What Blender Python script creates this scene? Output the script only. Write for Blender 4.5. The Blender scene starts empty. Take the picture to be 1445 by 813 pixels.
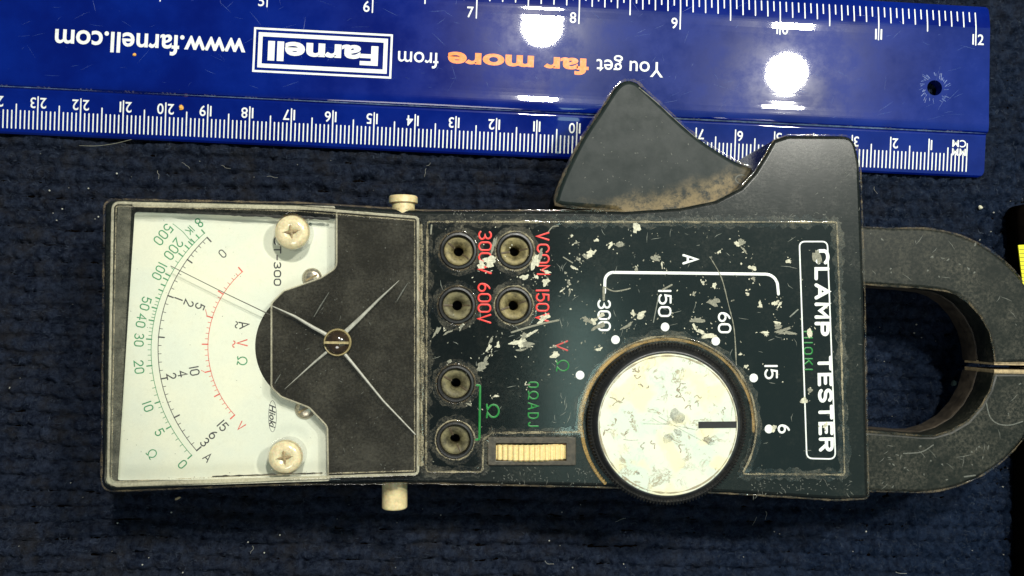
import bpy, bmesh, math, random
import numpy as np
from mathutils import Matrix, Vector
S = 0.001            # millimetres -> metres
W, H = 1445.0, 813.0
random.seed(7); rng = np.random.default_rng(7)

# ------------------------------------------------------------------ camera, light, exposure
scn = bpy.context.scene
COL = scn.collection
HFOV = math.radians(62.0); FPX = W / 2 / math.tan(HFOV / 2)
CAMD = 210.32
RWC = Matrix.Rotation(0.0570, 3, 'Y') @ Matrix.Rotation(-0.0349, 3, 'X')
RCW = RWC.transposed()
cam = bpy.data.cameras.new('camera'); co = bpy.data.objects.new('camera', cam); COL.objects.link(co)
cam.sensor_width = 36.0; cam.lens = 18.0 / math.tan(HFOV / 2)
cam.clip_start = 0.01; cam.clip_end = 20.0
co.matrix_world = Matrix.Translation((0, 0, CAMD * S)) @ RCW.to_4x4()
scn.camera = co

world = bpy.data.worlds.new('World'); scn.world = world; world.use_nodes = True
world.node_tree.nodes['Background'].inputs[0].default_value = (0.36, 0.66, 1.0, 1)
world.node_tree.nodes['Background'].inputs[1].default_value = 0.14

def P(px, py, z):
    """point of the place (mm) that the photograph shows at pixel px,py, at height z above the mat"""
    d = RCW @ Vector(((px - W / 2) / FPX, -(py - H / 2) / FPX, -1.0))
    t = (z - CAMD) / d.z
    return (d.x * t, d.y * t, z)

def lamp(name, px, py, z_surf, h, diam, rad, color):
    q = P(px, py, z_surf); d = Vector(q) - Vector((0, 0, CAMD)); k = (h - z_surf) / (CAMD - z_surf)
    pos = Vector((q[0] + d.x * k, q[1] + d.y * k, h))
    L = bpy.data.lights.new(name, 'AREA'); L.shape = 'DISK'; L.size = diam * S
    L.energy = rad * math.pi * math.pi * (diam * S / 2) ** 2; L.color = color
    o = bpy.data.objects.new(name, L); COL.objects.link(o); o.location = pos * S
    aim = Vector((0, 0, 20)) - pos
    o.rotation_euler = aim.to_track_quat('-Z', 'Y').to_euler()
    return o
lamp('round_ceiling_lamp', 1110, 103, 3.0, 460, 31, 880, (1.0, 0.97, 0.88))
lamp('round_ceiling_lamp', 765, 36, 3.0, 460, 31, 880, (1.0, 0.98, 0.90))
# broad dim ceiling panel: mirrored in the right half of the meter
PL = bpy.data.lights.new('broad_ceiling_panel', 'AREA'); PL.shape = 'RECTANGLE'
PL.size = 0.80; PL.size_y = 0.75; PL.color = (0.58, 1.0, 0.93)
PANEL_RAD = 0.42
PL.energy = PANEL_RAD * math.pi * PL.size * PL.size_y
po = bpy.data.objects.new('broad_ceiling_panel', PL); COL.objects.link(po)
_q = P(786, 450, 29); _d = (Vector(_q) - Vector((0, 0, CAMD))) / (CAMD - 29)
po.location = ((_q[0] + _d.x * 591) * S + 0.40, 0.02, 0.62)

# added unseen soft lamp, there only to fill the shadows
_q = P(560, 1000, 0); _d = (Vector(_q) - Vector((0, 0, CAMD))) / CAMD
FL = bpy.data.lights.new('added_fill_lamp', 'AREA'); FL.shape = 'DISK'; FL.size = 0.20; FL.color = (1.0, 0.97, 0.90)
FL.energy = 9.0 * math.pi * math.pi * 0.01
fl_ = bpy.data.objects.new('added_fill_lamp', FL); COL.objects.link(fl_)
fl_.location = Vector((_q[0] + _d.x * 560, _q[1] + _d.y * 560, 560)) * S
fl_.rotation_euler = (Vector((0, 0, 0)) - fl_.location).to_track_quat('-Z', 'Y').to_euler()
# small bright teal strip of light (a window or tube) mirrored just left of the knob
_q = P(818, 560, 29); _d = (Vector(_q) - Vector((0, 0, CAMD))) / (CAMD - 29)
WL = bpy.data.lights.new('narrow_side_window', 'AREA'); WL.shape = 'RECTANGLE'; WL.size = 0.042; WL.size_y = 0.17; WL.color = (0.66, 1.0, 0.88)
WL.energy = 4.0 * math.pi * WL.size * WL.size_y
wo = bpy.data.objects.new('narrow_side_window', WL); COL.objects.link(wo)
wo.location = ((_q[0] + _d.x * 580) * S, (_q[1] + _d.y * 580) * S, 0.609)

scn.view_settings.view_transform = 'Standard'; scn.view_settings.look = 'None'
scn.view_settings.exposure = 0.0; scn.view_settings.gamma = 1.0
scn.render.engine = 'CYCLES'
scn.cycles.max_bounces = 10; scn.cycles.transparent_max_bounces = 16
scn.render.resolution_x = 1024; scn.render.resolution_y = 576

# ------------------------------------------------------------------ materials
class NT:
    def __init__(s, name):
        s.m = bpy.data.materials.new(name); s.m.use_nodes = True
        s.t = s.m.node_tree; s.n = s.t.nodes; s.l = s.t.links
        s.b = s.n['Principled BSDF']; s.out = s.n['Material Output']
        s.co = None
    def coord(s):
        if s.co is None:
            tc = s.n.new('ShaderNodeTexCoord'); mp = s.n.new('ShaderNodeMapping')
            mp.inputs['Scale'].default_value = (1000, 1000, 1000)
            s.l.new(tc.outputs['Object'], mp.inputs[0]); s.co = mp.outputs[0]
        return s.co
    def noise(s, scale, detail=4, rough=.6, stretch=None, rot=0, dist=0):
        nz = s.n.new('ShaderNodeTexNoise'); nz.inputs['Scale'].default_value = scale
        nz.inputs['Detail'].default_value = detail; nz.inputs['Roughness'].default_value = rough
        nz.inputs['Distortion'].default_value = dist
        c = s.coord()
        if stretch:
            mp = s.n.new('ShaderNodeMapping'); mp.inputs['Scale'].default_value = stretch
            mp.inputs['Rotation'].default_value = (0, 0, rot); s.l.new(c, mp.inputs[0]); c = mp.outputs[0]
        s.l.new(c, nz.inputs['Vector']); return nz.outputs['Fac']
    def ramp(s, fac, a, b, va=0.0, vb=1.0):
        r = s.n.new('ShaderNodeMapRange'); r.interpolation_type = 'SMOOTHSTEP'
        s.l.new(fac, r.inputs['Value'])
        for k, v in zip(('From Min', 'From Max', 'To Min', 'To Max'), (a, b, va, vb)): r.inputs[k].default_value = v
        return r.outputs['Result']
    def math(s, op, a, b):
        m = s.n.new('ShaderNodeMath'); m.operation = op
        for i, v in enumerate((a, b)):
            if isinstance(v, (int, float)): m.inputs[i].default_value = v
            else: s.l.new(v, m.inputs[i])
        return m.outputs[0]
    def mix(s, fac, a, b):
        m = s.n.new('ShaderNodeMix'); m.data_type = 'RGBA'
        if isinstance(fac, (int, float)): m.inputs['Factor'].default_value = fac
        else: s.l.new(fac, m.inputs['Factor'])
        for k, v in ((6, a), (7, b)):
            if isinstance(v, tuple): m.inputs[k].default_value = (*v[:3], 1)
            else: s.l.new(v, m.inputs[k])
        return m.outputs[2]
    def bump(s, h, strength=.3, dist=0.0001, to=None):
        b = s.n.new('ShaderNodeBump'); b.inputs['Strength'].default_value = strength
        b.inputs['Distance'].default_value = dist; s.l.new(h, b.inputs['Height'])
        s.l.new(b.outputs[0], s.b.inputs['Normal']); return b
    def set(s, **k):
        for n, v in k.items():
            i = s.b.inputs[n.replace('_', ' ')]
            if isinstance(v, tuple): i.default_value = (*v[:3], 1)
            elif isinstance(v, (int, float)): i.default_value = v
            else: s.l.new(v, i)
        return s

def black_plastic(name, base=(.012, .013, .011), dust=(.085, .08, .06), lo=.45, hi=.8, amt=.55, rough=.32, spec=.22, rv=.35, bd=.00003):
    t = NT(name)
    n1 = t.noise(.12, 6, .65); n2 = t.noise(1.6, 5, .7); n3 = t.noise(.5, 4, .6, (1, 6, 1), .5)
    n4 = t.noise(5.0, 2, .5)
    f = t.math('MULTIPLY', t.ramp(n1, lo - .1, hi), t.ramp(n2, .35, .75))
    f = t.math('MULTIPLY', t.math('ADD', f, t.ramp(n2, .62, .80, 0, .35)), amt)
    f = t.math('ADD', f, t.ramp(n4, .70, .80, 0, .25))
    c = t.mix(f, base, dust)
    t.set(Base_Color=c, Roughness=t.ramp(t.math('ADD', t.math('MULTIPLY', f, .8), t.math('MULTIPLY', n3, .35)), 0, 1, rough - .06, rough + rv))
    t.set(Specular_IOR_Level=spec)
    t.bump(t.math('ADD', n4, t.math('MULTIPLY', n2, 1.5)), .25, bd)
    return t.m
M = {}
M['housing'] = black_plastic('black_housing_plastic', base=(.007, .009, .0075), dust=(.07, .067, .048), amt=.45, rough=.27, spec=.36, rv=.22, bd=.000010)
M['panel'] = black_plastic('black_panel_plastic', base=(.004, .0055, .0045), amt=.26, lo=.5, rough=.20, spec=.5, rv=.10, bd=.000007)
M['jaw'] = black_plastic('dusty_jaw_plastic', base=(.008, .010, .0075), dust=(.085, .08, .058), amt=.75, lo=.36, hi=.70, rough=.42)
M['mask'] = black_plastic('dusty_black_backing', base=(.014, .0125, .009), dust=(.085, .075, .050), amt=.40, lo=.42, rough=.28)
def trigger_mat():
    t = NT('worn_trigger_plastic')
    n1 = t.noise(.18, 5, .65); n2 = t.noise(.5, 6, .78); n3 = t.noise(4, 3, .6)
    sx = t.n.new('ShaderNodeSeparateXYZ'); t.l.new(t.coord(), sx.inputs[0])
    # brown grime where the thumb lever meets the housing (its lower edge and right corner)
    y = t.math('ADD', sx.outputs['Y'], t.math('MULTIPLY', t.math('SUBTRACT', sx.outputs['X'], TRX), -.22))
    e = t.ramp(t.math('ADD', y, t.math('MULTIPLY', n1, 9.0)), TRY + 6.5, TRY + 13.0, 1, 0)
    f = t.math('MULTIPLY', e, t.ramp(n2, .34, .60))
    c = t.mix(t.ramp(n2, .35, .75, 0, .22), (.006, .0115, .0105), (.038, .043, .036))
    c = t.mix(f, c, (.19, .14, .065))
    t.set(Base_Color=c, Roughness=t.ramp(n1, .3, .8, .42, .55), Specular_IOR_Level=.2); t.bump(n3, .15, .00005)
    return t.m
TRX, TRY = P(900, 292, 22)[:2]
M['trigger'] = trigger_mat()

def simple(name, col, rough=.5, var=.15, sc=1.0, metal=0.0, bump=0.0, dirt=None, damt=.5, coat=0, sss=0):
    t = NT(name); n = t.noise(sc, 5, .65)
    dark = tuple(v * (1 - var) for v in col); lite = tuple(min(1, v * (1 + var)) for v in col)
    c = t.mix(t.ramp(n, .3, .7), dark, lite)
    if dirt: c = t.mix(t.ramp(t.noise(sc * .6, 6, .75), .52, .72, 0, damt), c, dirt)
    t.set(Base_Color=c, Roughness=t.ramp(n, .3, .7, rough * .85, min(1, rough * 1.15)), Metallic=metal)
    if coat: t.set(Coat_Weight=coat, Coat_Roughness=.05)
    if sss: t.set(Subsurface_Weight=sss, Subsurface_Scale=.002)
    if bump: t.bump(t.noise(sc * 3, 3), bump, .0001)
    return t.m
M['black'] = simple('deep_black', (.004, .004, .004), .6)
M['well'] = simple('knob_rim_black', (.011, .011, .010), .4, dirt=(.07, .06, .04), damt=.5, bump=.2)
M['chip'] = simple('pale_chipped_paint', (.50, .48, .35), .7, .3, 2.0, bump=.5)
M['chip_dim'] = simple('dull_scuffed_paint', (.20, .195, .14), .7, .4, 3.0, bump=.5)
M['ridge'] = simple('pale_moulded_ridge', (.34, .33, .27), .35, .2, 1.0)
M['scuff_soft'] = simple('soft_scuff', (.085, .088, .07), .6, .4, 3.0)
M['scratch'] = simple('fine_scratch', (.16, .17, .135), .6, .3, 2.0)
M['white_print'] = simple('white_print', (.74, .76, .70), .45, .06, 1.5, dirt=(.45, .42, .30), damt=.5)
M['red_print'] = simple('red_print', (.70, .028, .018), .45, .12, 1.5)
M['red_print_dark'] = simple('worn_red_print', (.42, .04, .03), .5, .2, 1.5)
M['green_print'] = simple('green_print', (.002, .16, .018), .45, .15, 1.5)
M['dial_green'] = simple('dial_green_ink', (.035, .24, .10), .7, .15, 1.0)
M['dial_black'] = simple('dial_black_ink', (.035, .035, .04), .7, .15, 1.0)
M['dial_grey'] = simple('dial_grey_ink', (.16, .17, .16), .7, .15, 1.0)
M['dial_red'] = simple('dial_red_ink', (.62, .10, .075), .7, .15, 1.0)
M['needle'] = simple('needle_paint', (.05, .045, .04), .45, .1)
M['nylon'] = simple('yellowed_nylon', (.62, .51, .27), .38, .15, .8, dirt=(.30, .20, .07), damt=.6, sss=.3)
M['nylon_clear'] = simple('translucent_nylon', (.64, .55, .33), .20, .15, 1.2, dirt=(.42, .30, .13), damt=.5, coat=.9, sss=.3)
M['nylon_recess'] = simple('grimy_screw_recess', (.26, .19, .09), .6, .4, 2.0)
M['steel'] = simple('dull_steel_screw', (.50, .45, .36), .32, .3, 1.5, metal=.9, dirt=(.15, .11, .06), damt=.6)
M['brass'] = simple('tarnished_brass', (.17, .14, .06), .55, .5, .9, metal=.45, bump=.5, dirt=(.10, .08, .04), damt=.7)
M['brass_dark'] = simple('heavily_tarnished_brass', (.12, .105, .05), .6, .6, .6, metal=.35, bump=.8, dirt=(.05, .04, .02), damt=.9)
M['brown_slit'] = simple('brown_contact_slit', (.07, .05, .025), .5, .3, 2)
M['laminate'] = simple('rusty_core_steel', (.36, .27, .14), .6, .3, 1.2, dirt=(.12, .08, .04), damt=.6)
M['orange_crumb'] = simple('orange_crumb', (.75, .38, .07), .6, .2, 2)
M['yellow_tape'] = simple('yellow_tape_paint', (.80, .76, .02), .4, .05, 1)
M['case'] = simple('dark_brown_case', (.0018, .0014, .0012), .95, .3, .4, bump=.3)
M['case'].node_tree.nodes['Principled BSDF'].inputs['Specular IOR Level'].default_value = .0
M['shell'] = simple('brown_stained_shell', (.035, .026, .016), .7, .5, .6)
M['amber'] = simple('smoked_amber_cap', (.030, .018, .008), .12, .3, 1.0, coat=.8)
M['amber_ring'] = simple('amber_cap_rim', (.30, .24, .11), .4, .3, 1.5)
M['wheel'] = simple('cream_thumbwheel', (.72, .56, .25), .5, .1, 1.5, dirt=(.45, .30, .12), damt=.5, sss=.2)
M['wheel_frame'] = simple('grimy_wheel_frame', (.05, .042, .027), .5, .4, 1.0, bump=.4)
M['lint'] = simple('pale_lint', (.40, .40, .35), .8, .3, 3)

def card_mat():
    t = NT('aged_dial_card')
    n1 = t.noise(.05, 4, .6); n2 = t.noise(1.5, 5, .7); n3 = t.noise(.7, 5, .75)
    c = t.mix(t.ramp(n1, .35, .65), (.66, .695, .60), (.73, .73, .59))
    c = t.mix(t.ramp(n2, .66, .76, 0, .35), c, (.35, .30, .2))
    c = t.mix(t.ramp(n3, .5, .8, 0, .25), c, (.5, .49, .36))
    t.set(Base_Color=c, Roughness=.6); return t.m
M['card'] = card_mat()

def disc_mat():
    t = NT('foil_faced_knob_disc')
    n1 = t.noise(.10, 3, .6); n2 = t.noise(.42, 6, .7, dist=1.2); n3 = t.noise(.30, 6, .72, dist=.8); n4 = t.noise(2.2, 4, .7)
    c = t.mix(t.ramp(n1, .35, .65), (.74, .71, .56), (.62, .68, .54))
    c = t.mix(t.ramp(n2, .52, .64, 0, .5), c, (.50, .62, .46))
    edge = t.math('MULTIPLY', t.ramp(n3, .555, .575), t.ramp(n3, .595, .615, 1, 0))
    c = t.mix(t.math('MULTIPLY', edge, t.ramp(n1, .42, .55)), c, (.36, .31, .20))
    c = t.mix(t.ramp(t.noise(.16, 3, .5), .50, .62, 0, .65), c, (.80, .70, .40))
    c = t.mix(t.ramp(t.noise(.9, 5, .7), .62, .72, 0, .5), c, (.42, .36, .22))
    t.set(Base_Color=c, Roughness=.32, Metallic=.15)
    t.bump(n2, .12, .0002); return t.m
M['disc'] = disc_mat()

def ruler_mat():
    t = NT('glossy_blue_acrylic')
    n = t.noise(.06, 4, .6); s1 = t.noise(.5, 4, .65, (1, 14, 1), .35); s2 = t.noise(.5, 4, .65, (1, 16, 1), -.5)
    sp = t.noise(2.5, 3, .6); gr = t.noise(.12, 5, .7)
    c = t.mix(t.ramp(n, .3, .7), (.0, .0045, .105), (.0002, .010, .155))
    scr = t.math('MAXIMUM', t.ramp(s1, .70, .76, 0, .25), t.ramp(s2, .70, .76, 0, .2))
    scr = t.math('MAXIMUM', t.math('MULTIPLY', scr, t.ramp(gr, .45, .6)), t.ramp(sp, .745, .78, 0, .4))
    c = t.mix(scr, c, (.09, .16, .34))
    t.set(Base_Color=c, Roughness=t.ramp(gr, .3, .7, .20, .32), Specular_IOR_Level=.05, Coat_Weight=1.0, Coat_Roughness=.022)
    t.bump(t.noise(.35, 3, .5), .05, .0001)
    return t.m
M['ruler'] = ruler_mat()
M['edge_glint'] = simple('painted_edge_glint', (.22, .32, .50), .3, .4, 1.0)
M['frost'] = simple('frosted_drill_marks', (.03, .07, .24), .4, .5, 3.0)

def clear(name, tint, dust_col, d0, d1, lo, hi, rough=.05, sc=.4):
    t = NT(name); n, l = t.n, t.l
    n.remove(t.b)
    tr = n.new('ShaderNodeBsdfTransparent'); tr.inputs[0].default_value = (*tint, 1)
    gl = n.new('ShaderNodeBsdfGlossy'); gl.inputs['Roughness'].default_value = rough
    fr = n.new('ShaderNodeFresnel'); fr.inputs['IOR'].default_value = 1.47
    m1 = n.new('ShaderNodeMixShader'); l.new(fr.outputs[0], m1.inputs[0]); l.new(tr.outputs[0], m1.inputs[1]); l.new(gl.outputs[0], m1.inputs[2])
    df = n.new('ShaderNodeBsdfDiffuse'); df.inputs[0].default_value = (*dust_col, 1)
    m2 = n.new('ShaderNodeMixShader')
    f = t.ramp(t.math('ADD', t.math('MULTIPLY', t.noise(sc * .3, 5, .7), .5), t.math('MULTIPLY', t.noise(sc * 5, 4, .7), .5)), lo, hi, d0, d1)
    l.new(f, m2.inputs[0]); l.new(m1.outputs[0], m2.inputs[1]); l.new(df.outputs[0], m2.inputs[2])
    l.new(m2.outputs[0], t.out.inputs[0])
    return t.m
M['clear'] = clear('clear_acrylic_window', (.97, .97, .95), (.55, .52, .40), .008, .055, .42, .66)
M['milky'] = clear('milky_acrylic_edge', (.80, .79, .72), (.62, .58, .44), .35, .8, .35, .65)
M['wall_sheen'] = clear('dusty_wall_sheen', (.9, .9, .85), (.30, .285, .22), .12, .5, .38, .66, sc=1.2)
M['groove'] = clear('dusty_mould_line', (1, 1, 1), (.38, .33, .21), .05, .85, .40, .62, sc=.8)
M['groove_dim'] = clear('brown_edge_wear', (1, 1, 1), (.16, .125, .075), .0, .85, .42, .66, sc=1.0)
M['groove_ochre'] = clear('ochre_grime_line', (1, 1, 1), (.50, .33, .12), .25, 1.0, .38, .58, sc=.7)
M['smudge'] = clear('grey_smudge', (1, 1, 1), (.22, .23, .20), .05, .6, .38, .66, sc=1.0)
M['flake'] = clear('flaked_foil_edge', (1, 1, 1), (.34, .29, .19), .2, .95, .35, .6, sc=1.0)
M['dust_haze'] = clear('thin_dust_film', (1, 1, 1), (.42, .38, .27), 0, .20, .42, .68, sc=.6)

def carpet_mat():
    t = NT('navy_ribbed_carpet')
    n1 = t.noise(.03, 3, .6); n2 = t.noise(.5, 6, .75); n3 = t.noise(2.5, 4, .7); n4 = t.noise(.16, 5, .7)
    c = t.mix(t.ramp(n2, .3, .72), (.0050, .0076, .0160), (.034, .045, .074))
    c = t.mix(t.ramp(n4, .42, .72, 0, .6), c, (.034, .032, .031))
    c = t.mix(t.ramp(n3, .66, .78, 0, .5), c, (.060, .062, .062))
    sx = t.n.new('ShaderNodeSeparateXYZ'); t.l.new(t.coord(), sx.inputs[0])
    # the weave is a stronger navy in the cloth towards the right-hand corner
    g = t.math('ADD', sx.outputs['X'], t.math('MULTIPLY', sx.outputs['Y'], -.6))
    c = t.mix(t.ramp(t.math('ADD', g, t.math('MULTIPLY', n1, 90)), 60, 230, 0, .75), c, t.mix(t.ramp(n2, .3, .7), (.004, .010, .026), (.018, .034, .072)))
    t.set(Base_Color=c, Roughness=1.0, Specular_IOR_Level=.0, Sheen_Weight=.0)
    t.bump(t.math('ADD', n3, n2), 1.0, .0012); return t.m
M['carpet'] = carpet_mat()
M['fibre'] = simple('navy_carpet_fibre', (.032, .040, .056), 1.0, .7, .35)
M['fibre'].node_tree.nodes['Principled BSDF'].inputs['Specular IOR Level'].default_value = 0

# ------------------------------------------------------------------ object helpers
ORG = {}      # parent -> origin in mm
def tag(o, label=None, cat=None, group=None, kind=None):
    for k, v in (('label', label), ('category', cat), ('group', group), ('kind', kind)):
        if v: o[k] = v
    return o
def empty(name, loc, label, cat, rz=0):
    o = bpy.data.objects.new(name, None); COL.objects.link(o); o.empty_display_size = .01
    o.location = Vector(loc) * S; o.rotation_euler = (0, 0, rz); ORG[o.name] = Vector(loc)
    return tag(o, label, cat)
def origin(parent):
    while parent is not None:
        if parent.name in ORG: return ORG[parent.name]
        parent = parent.parent
    return Vector((0, 0, 0))
def finish(me, smooth=40):
    if smooth:
        n = len(me.polygons); nz = np.empty(n * 3); me.polygons.foreach_get('normal', nz)
        me.shade_smooth(); me.set_sharp_from_angle(angle=math.radians(smooth))
        flat = np.abs(nz.reshape(-1, 3)[:, 2]) > .9995
        # edges between flat tops and rounded rims are hard, so big flat faces shade truly flat
        me.polygons.foreach_set('use_smooth', ~flat)
        me.update()
def mk(name, vs, fs, mat, parent=None, smooth=40, local=False, org=None, mi=None):
    o3 = np.array(org if org is not None else ((0, 0, 0) if local else origin(parent)), float)
    v = (np.array(vs, float).reshape(-1, 3) - o3) * S
    me = bpy.data.meshes.new(name); me.from_pydata(v.tolist(), [], [list(f) for f in fs]); me.update()
    for m in (mat if isinstance(mat, (list, tuple)) else [mat]): me.materials.append(m)
    if mi: me.polygons.foreach_set('material_index', mi)
    finish(me, smooth)
    o = bpy.data.objects.new(name, me); COL.objects.link(o)
    if parent is not None: o.parent = parent
    elif org is not None: o.location = Vector(org) * S
    return o

def rnd(pts, n=6):
    """round the corners of a closed outline; each point (x, y, r)"""
    out = []; N = len(pts)
    for i, p in enumerate(pts):
        r = p[2] if len(p) > 2 else 0
        c = Vector(p[:2])
        if r <= 0: out.append((c.x, c.y)); continue
        a = Vector(pts[i - 1][:2]) - c; b = Vector(pts[(i + 1) % N][:2]) - c
        la, lb = a.length, b.length; a.normalize(); b.normalize()
        ang = a.angle(b); d = min(r / math.tan(ang / 2), la * .49, lb * .49)
        p0, p1 = c + a * d, c + b * d
        for k in range(n + 1):
            t = k / n; q = p0 * (1 - t) ** 2 + c * 2 * t * (1 - t) + p1 * t * t
            out.append((q.x, q.y))
    return out
def smoothline(pts, n=6, closed=False):
    """Catmull-Rom through pts"""
    out = []; N = len(pts)
    g = (lambda i: pts[i % N]) if closed else (lambda i: pts[max(0, min(N - 1, i))])
    for i in range(N if closed else N - 1):
        p0, p1, p2, p3 = (np.array(g(i + k)[:2], float) for k in (-1, 0, 1, 2))
        for k in range(n):
            t = k / n
            out.append(tuple(.5 * ((2 * p1) + (p2 - p0) * t + (2 * p0 - 5 * p1 + 4 * p2 - p3) * t * t + (3 * p1 - p0 - 3 * p2 + p3) * t ** 3)))
    if not closed: out.append(tuple(pts[-1][:2]))
    return out
def pxs(pts, z): return [P(x, y, z)[:2] for x, y in pts]
def circ(cx, cy, r, n=48, a0=0, a1=2 * math.pi):
    full = abs(a1 - a0 - 2 * math.pi) < 1e-6
    m = n if full else n + 1
    return [(cx + r * math.cos(a0 + (a1 - a0) * k / n), cy + r * math.sin(a0 + (a1 - a0) * k / n)) for k in range(m)]

def plate_mesh(loops, z0, z1, bevel, res=2):
    """solid plate from closed 2D loops (mm): first outer, others holes"""
    cu = bpy.data.curves.new('tmp', 'CURVE'); cu.dimensions = '2D'; cu.fill_mode = 'BOTH'
    cu.extrude = (z1 - z0) / 2 - bevel; cu.bevel_depth = bevel; cu.bevel_resolution = res; cu.offset = -bevel
    for lp in loops:
        sp = cu.splines.new('POLY'); sp.points.add(len(lp) - 1)
        for i, (x, y) in enumerate(lp): sp.points[i].co = (x, y, 0, 1)
        sp.use_cyclic_u = True
    o = bpy.data.objects.new('tmp', cu); COL.objects.link(o)
    dg = bpy.context.evaluated_depsgraph_get(); dg.update()
    me = bpy.data.meshes.new_from_object(o.evaluated_get(dg))
    bpy.data.objects.remove(o); bpy.data.curves.remove(cu)
    n = len(me.vertices); v = np.empty(n * 3); me.vertices.foreach_get('co', v); v = v.reshape(-1, 3)
    v[:, 2] += (z0 + z1) / 2
    fs = [list(p.vertices) for p in me.polygons]
    bpy.data.meshes.remove(me)
    bm = bmesh.new(); bv = [bm.verts.new(c) for c in v]
    for f in fs:
        try: bm.faces.new([bv[i] for i in f])
        except ValueError: pass
    bmesh.ops.remove_doubles(bm, verts=bm.verts, dist=1e-4)
    bmesh.ops.recalc_face_normals(bm, faces=bm.faces)
    bm.verts.index_update()
    V = [tuple(x.co) for x in bm.verts]; F = [[x.index for x in f.verts] for f in bm.faces]; bm.free()
    return V, F
def plate(name, loops, z0, z1, bevel, mat, parent=None, org=None, local=False, smooth=35):
    if isinstance(loops[0][0], (int, float)): loops = [loops]
    V, F = plate_mesh(loops, z0, z1, bevel)
    return mk(name, V, F, mat, parent, smooth, org=org, local=local)

def ribbon(path, width, z, closed=False, h=.05, taper=None):
    """low domed stroke along a 2D path (mm): returns verts, faces"""
    pts = [np.array(p[:2], float) for p in path]
    q = [pts[0]]
    for p in pts[1:]:
        if np.linalg.norm(p - q[-1]) > 1e-5: q.append(p)
    if closed and np.linalg.norm(q[0] - q[-1]) < 1e-5: q.pop()
    pts = q; n = len(pts); V = []; F = []
    prof = ((-1, 0), (-.55, .8), (0, 1), (.55, .8), (1, 0))
    for i in range(n):
        a = pts[(i - 1) % n] if (closed or i) else pts[0]
        b = pts[(i + 1) % n] if (closed or i < n - 1) else pts[-1]
        t1 = pts[i] - a; t2 = b - pts[i]
        l1, l2 = np.linalg.norm(t1), np.linalg.norm(t2)
        t1 = t1 / l1 if l1 > 1e-9 else t2 / l2; t2 = t2 / l2 if l2 > 1e-9 else t1
        t = t1 + t2; lt = np.linalg.norm(t); t = t / lt if lt > 1e-6 else t1
        nn = np.array((-t[1], t[0])); k = 1 / max(.45, nn @ np.array((-t1[1], t1[0])))
        w = width / 2 * (taper[i] if taper is not None else 1)
        for s, hh in prof: V.append((*(pts[i] + nn * s * w * k), z + h * hh))
    m = n if closed else n - 1
    for i in range(m):
        a, b = i * 5, ((i + 1) % n) * 5
        for k in range(4): F.append((a + k, b + k, b + k + 1, a + k + 1))
    if not closed:
        for i, sgn in ((0, -1), (n - 1, 1)):                      # round ends
            d = pts[0] - pts[1] if i == 0 else pts[-1] - pts[-2]; d = d / np.linalg.norm(d)
            nn = np.array((-d[1], d[0])); w = width / 2 * (taper[i] if taper is not None else 1)
            base = i * 5
            arc = []
            for k in range(1, 6):
                th = math.pi * k / 6
                c = pts[i] + w * (math.cos(th) * nn + math.sin(th) * d)
                arc.append(len(V)); V.append((*c, z))
            order = ([base + 4] if i else [base]) + [None]
            s, e = (base + 4, base) if i else (base, base + 4)
            left, right = (base + 4, base) if np.dot(np.array(V[base + 4][:2]) - pts[i], nn) > 0 else (base, base + 4)
            loop = [left] + arc + [right]
            for k in range(len(loop) - 1): F.append((base + 2, loop[k], loop[k + 1]))
            lo = sorted((left, base + 2)); 
            F.append((left, base + 2, (left + base + 2) // 2)); F.append((right, base + 2, (right + base + 2) // 2))
    return V, F
class Acc:
    def __init__(s): s.V = []; s.F = []
    def add(s, vf):
        o = len(s.V); s.V += list(vf[0]); s.F += [tuple(i + o for i in f) for f in vf[1]]; return s
    def obj(s, name, mat, parent, smooth=60, **k): return mk(name, s.V, s.F, mat, parent, smooth, **k)

def disc(c, r, z, h=.05, n=24):
    V = [(c[0], c[1], z + h)] + [(x, y, z + h * .8) for x, y in circ(c[0], c[1], r * .9, n)] + [(x, y, z) for x, y in circ(c[0], c[1], r, n)]
    F = [(0, 1 + k, 1 + (k + 1) % n) for k in range(n)] + [(1 + k, 1 + n + k, 1 + n + (k + 1) % n, 1 + (k + 1) % n) for k in range(n)]
    return V, F
def lathe(c, prof, n=40, cap_top=True, cap_bot=False, wob=0):
    """prof: list of (r,z)"""
    V = []; F = []
    for r, z in prof:
        for k in range(n):
            a = 2 * math.pi * k / n; V.append((c[0] + r * math.cos(a), c[1] + r * math.sin(a), z))
    for i in range(len(prof) - 1):
        for k in range(n):
            a, b = i * n + k, i * n + (k + 1) % n
            F.append((a, b, b + n, a + n))
    if cap_top: F.append(tuple(range((len(prof) - 1) * n, len(prof) * n)))
    if cap_bot: F.append(tuple(reversed(range(n))))
    return V, F
def box(c, sx, sy, z0, z1, a=0):
    ca, sa = math.cos(a), math.sin(a); V = []
    for z in (z0, z1):
        for x, y in ((-1, -1), (1, -1), (1, 1), (-1, 1)):
            X, Y = x * sx / 2, y * sy / 2; V.append((c[0] + X * ca - Y * sa, c[1] + X * sa + Y * ca, z))
    return V, [(0, 3, 2, 1), (4, 5, 6, 7), (0, 1, 5, 4), (1, 2, 6, 5), (2, 3, 7, 6), (3, 0, 4, 7)]

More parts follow.
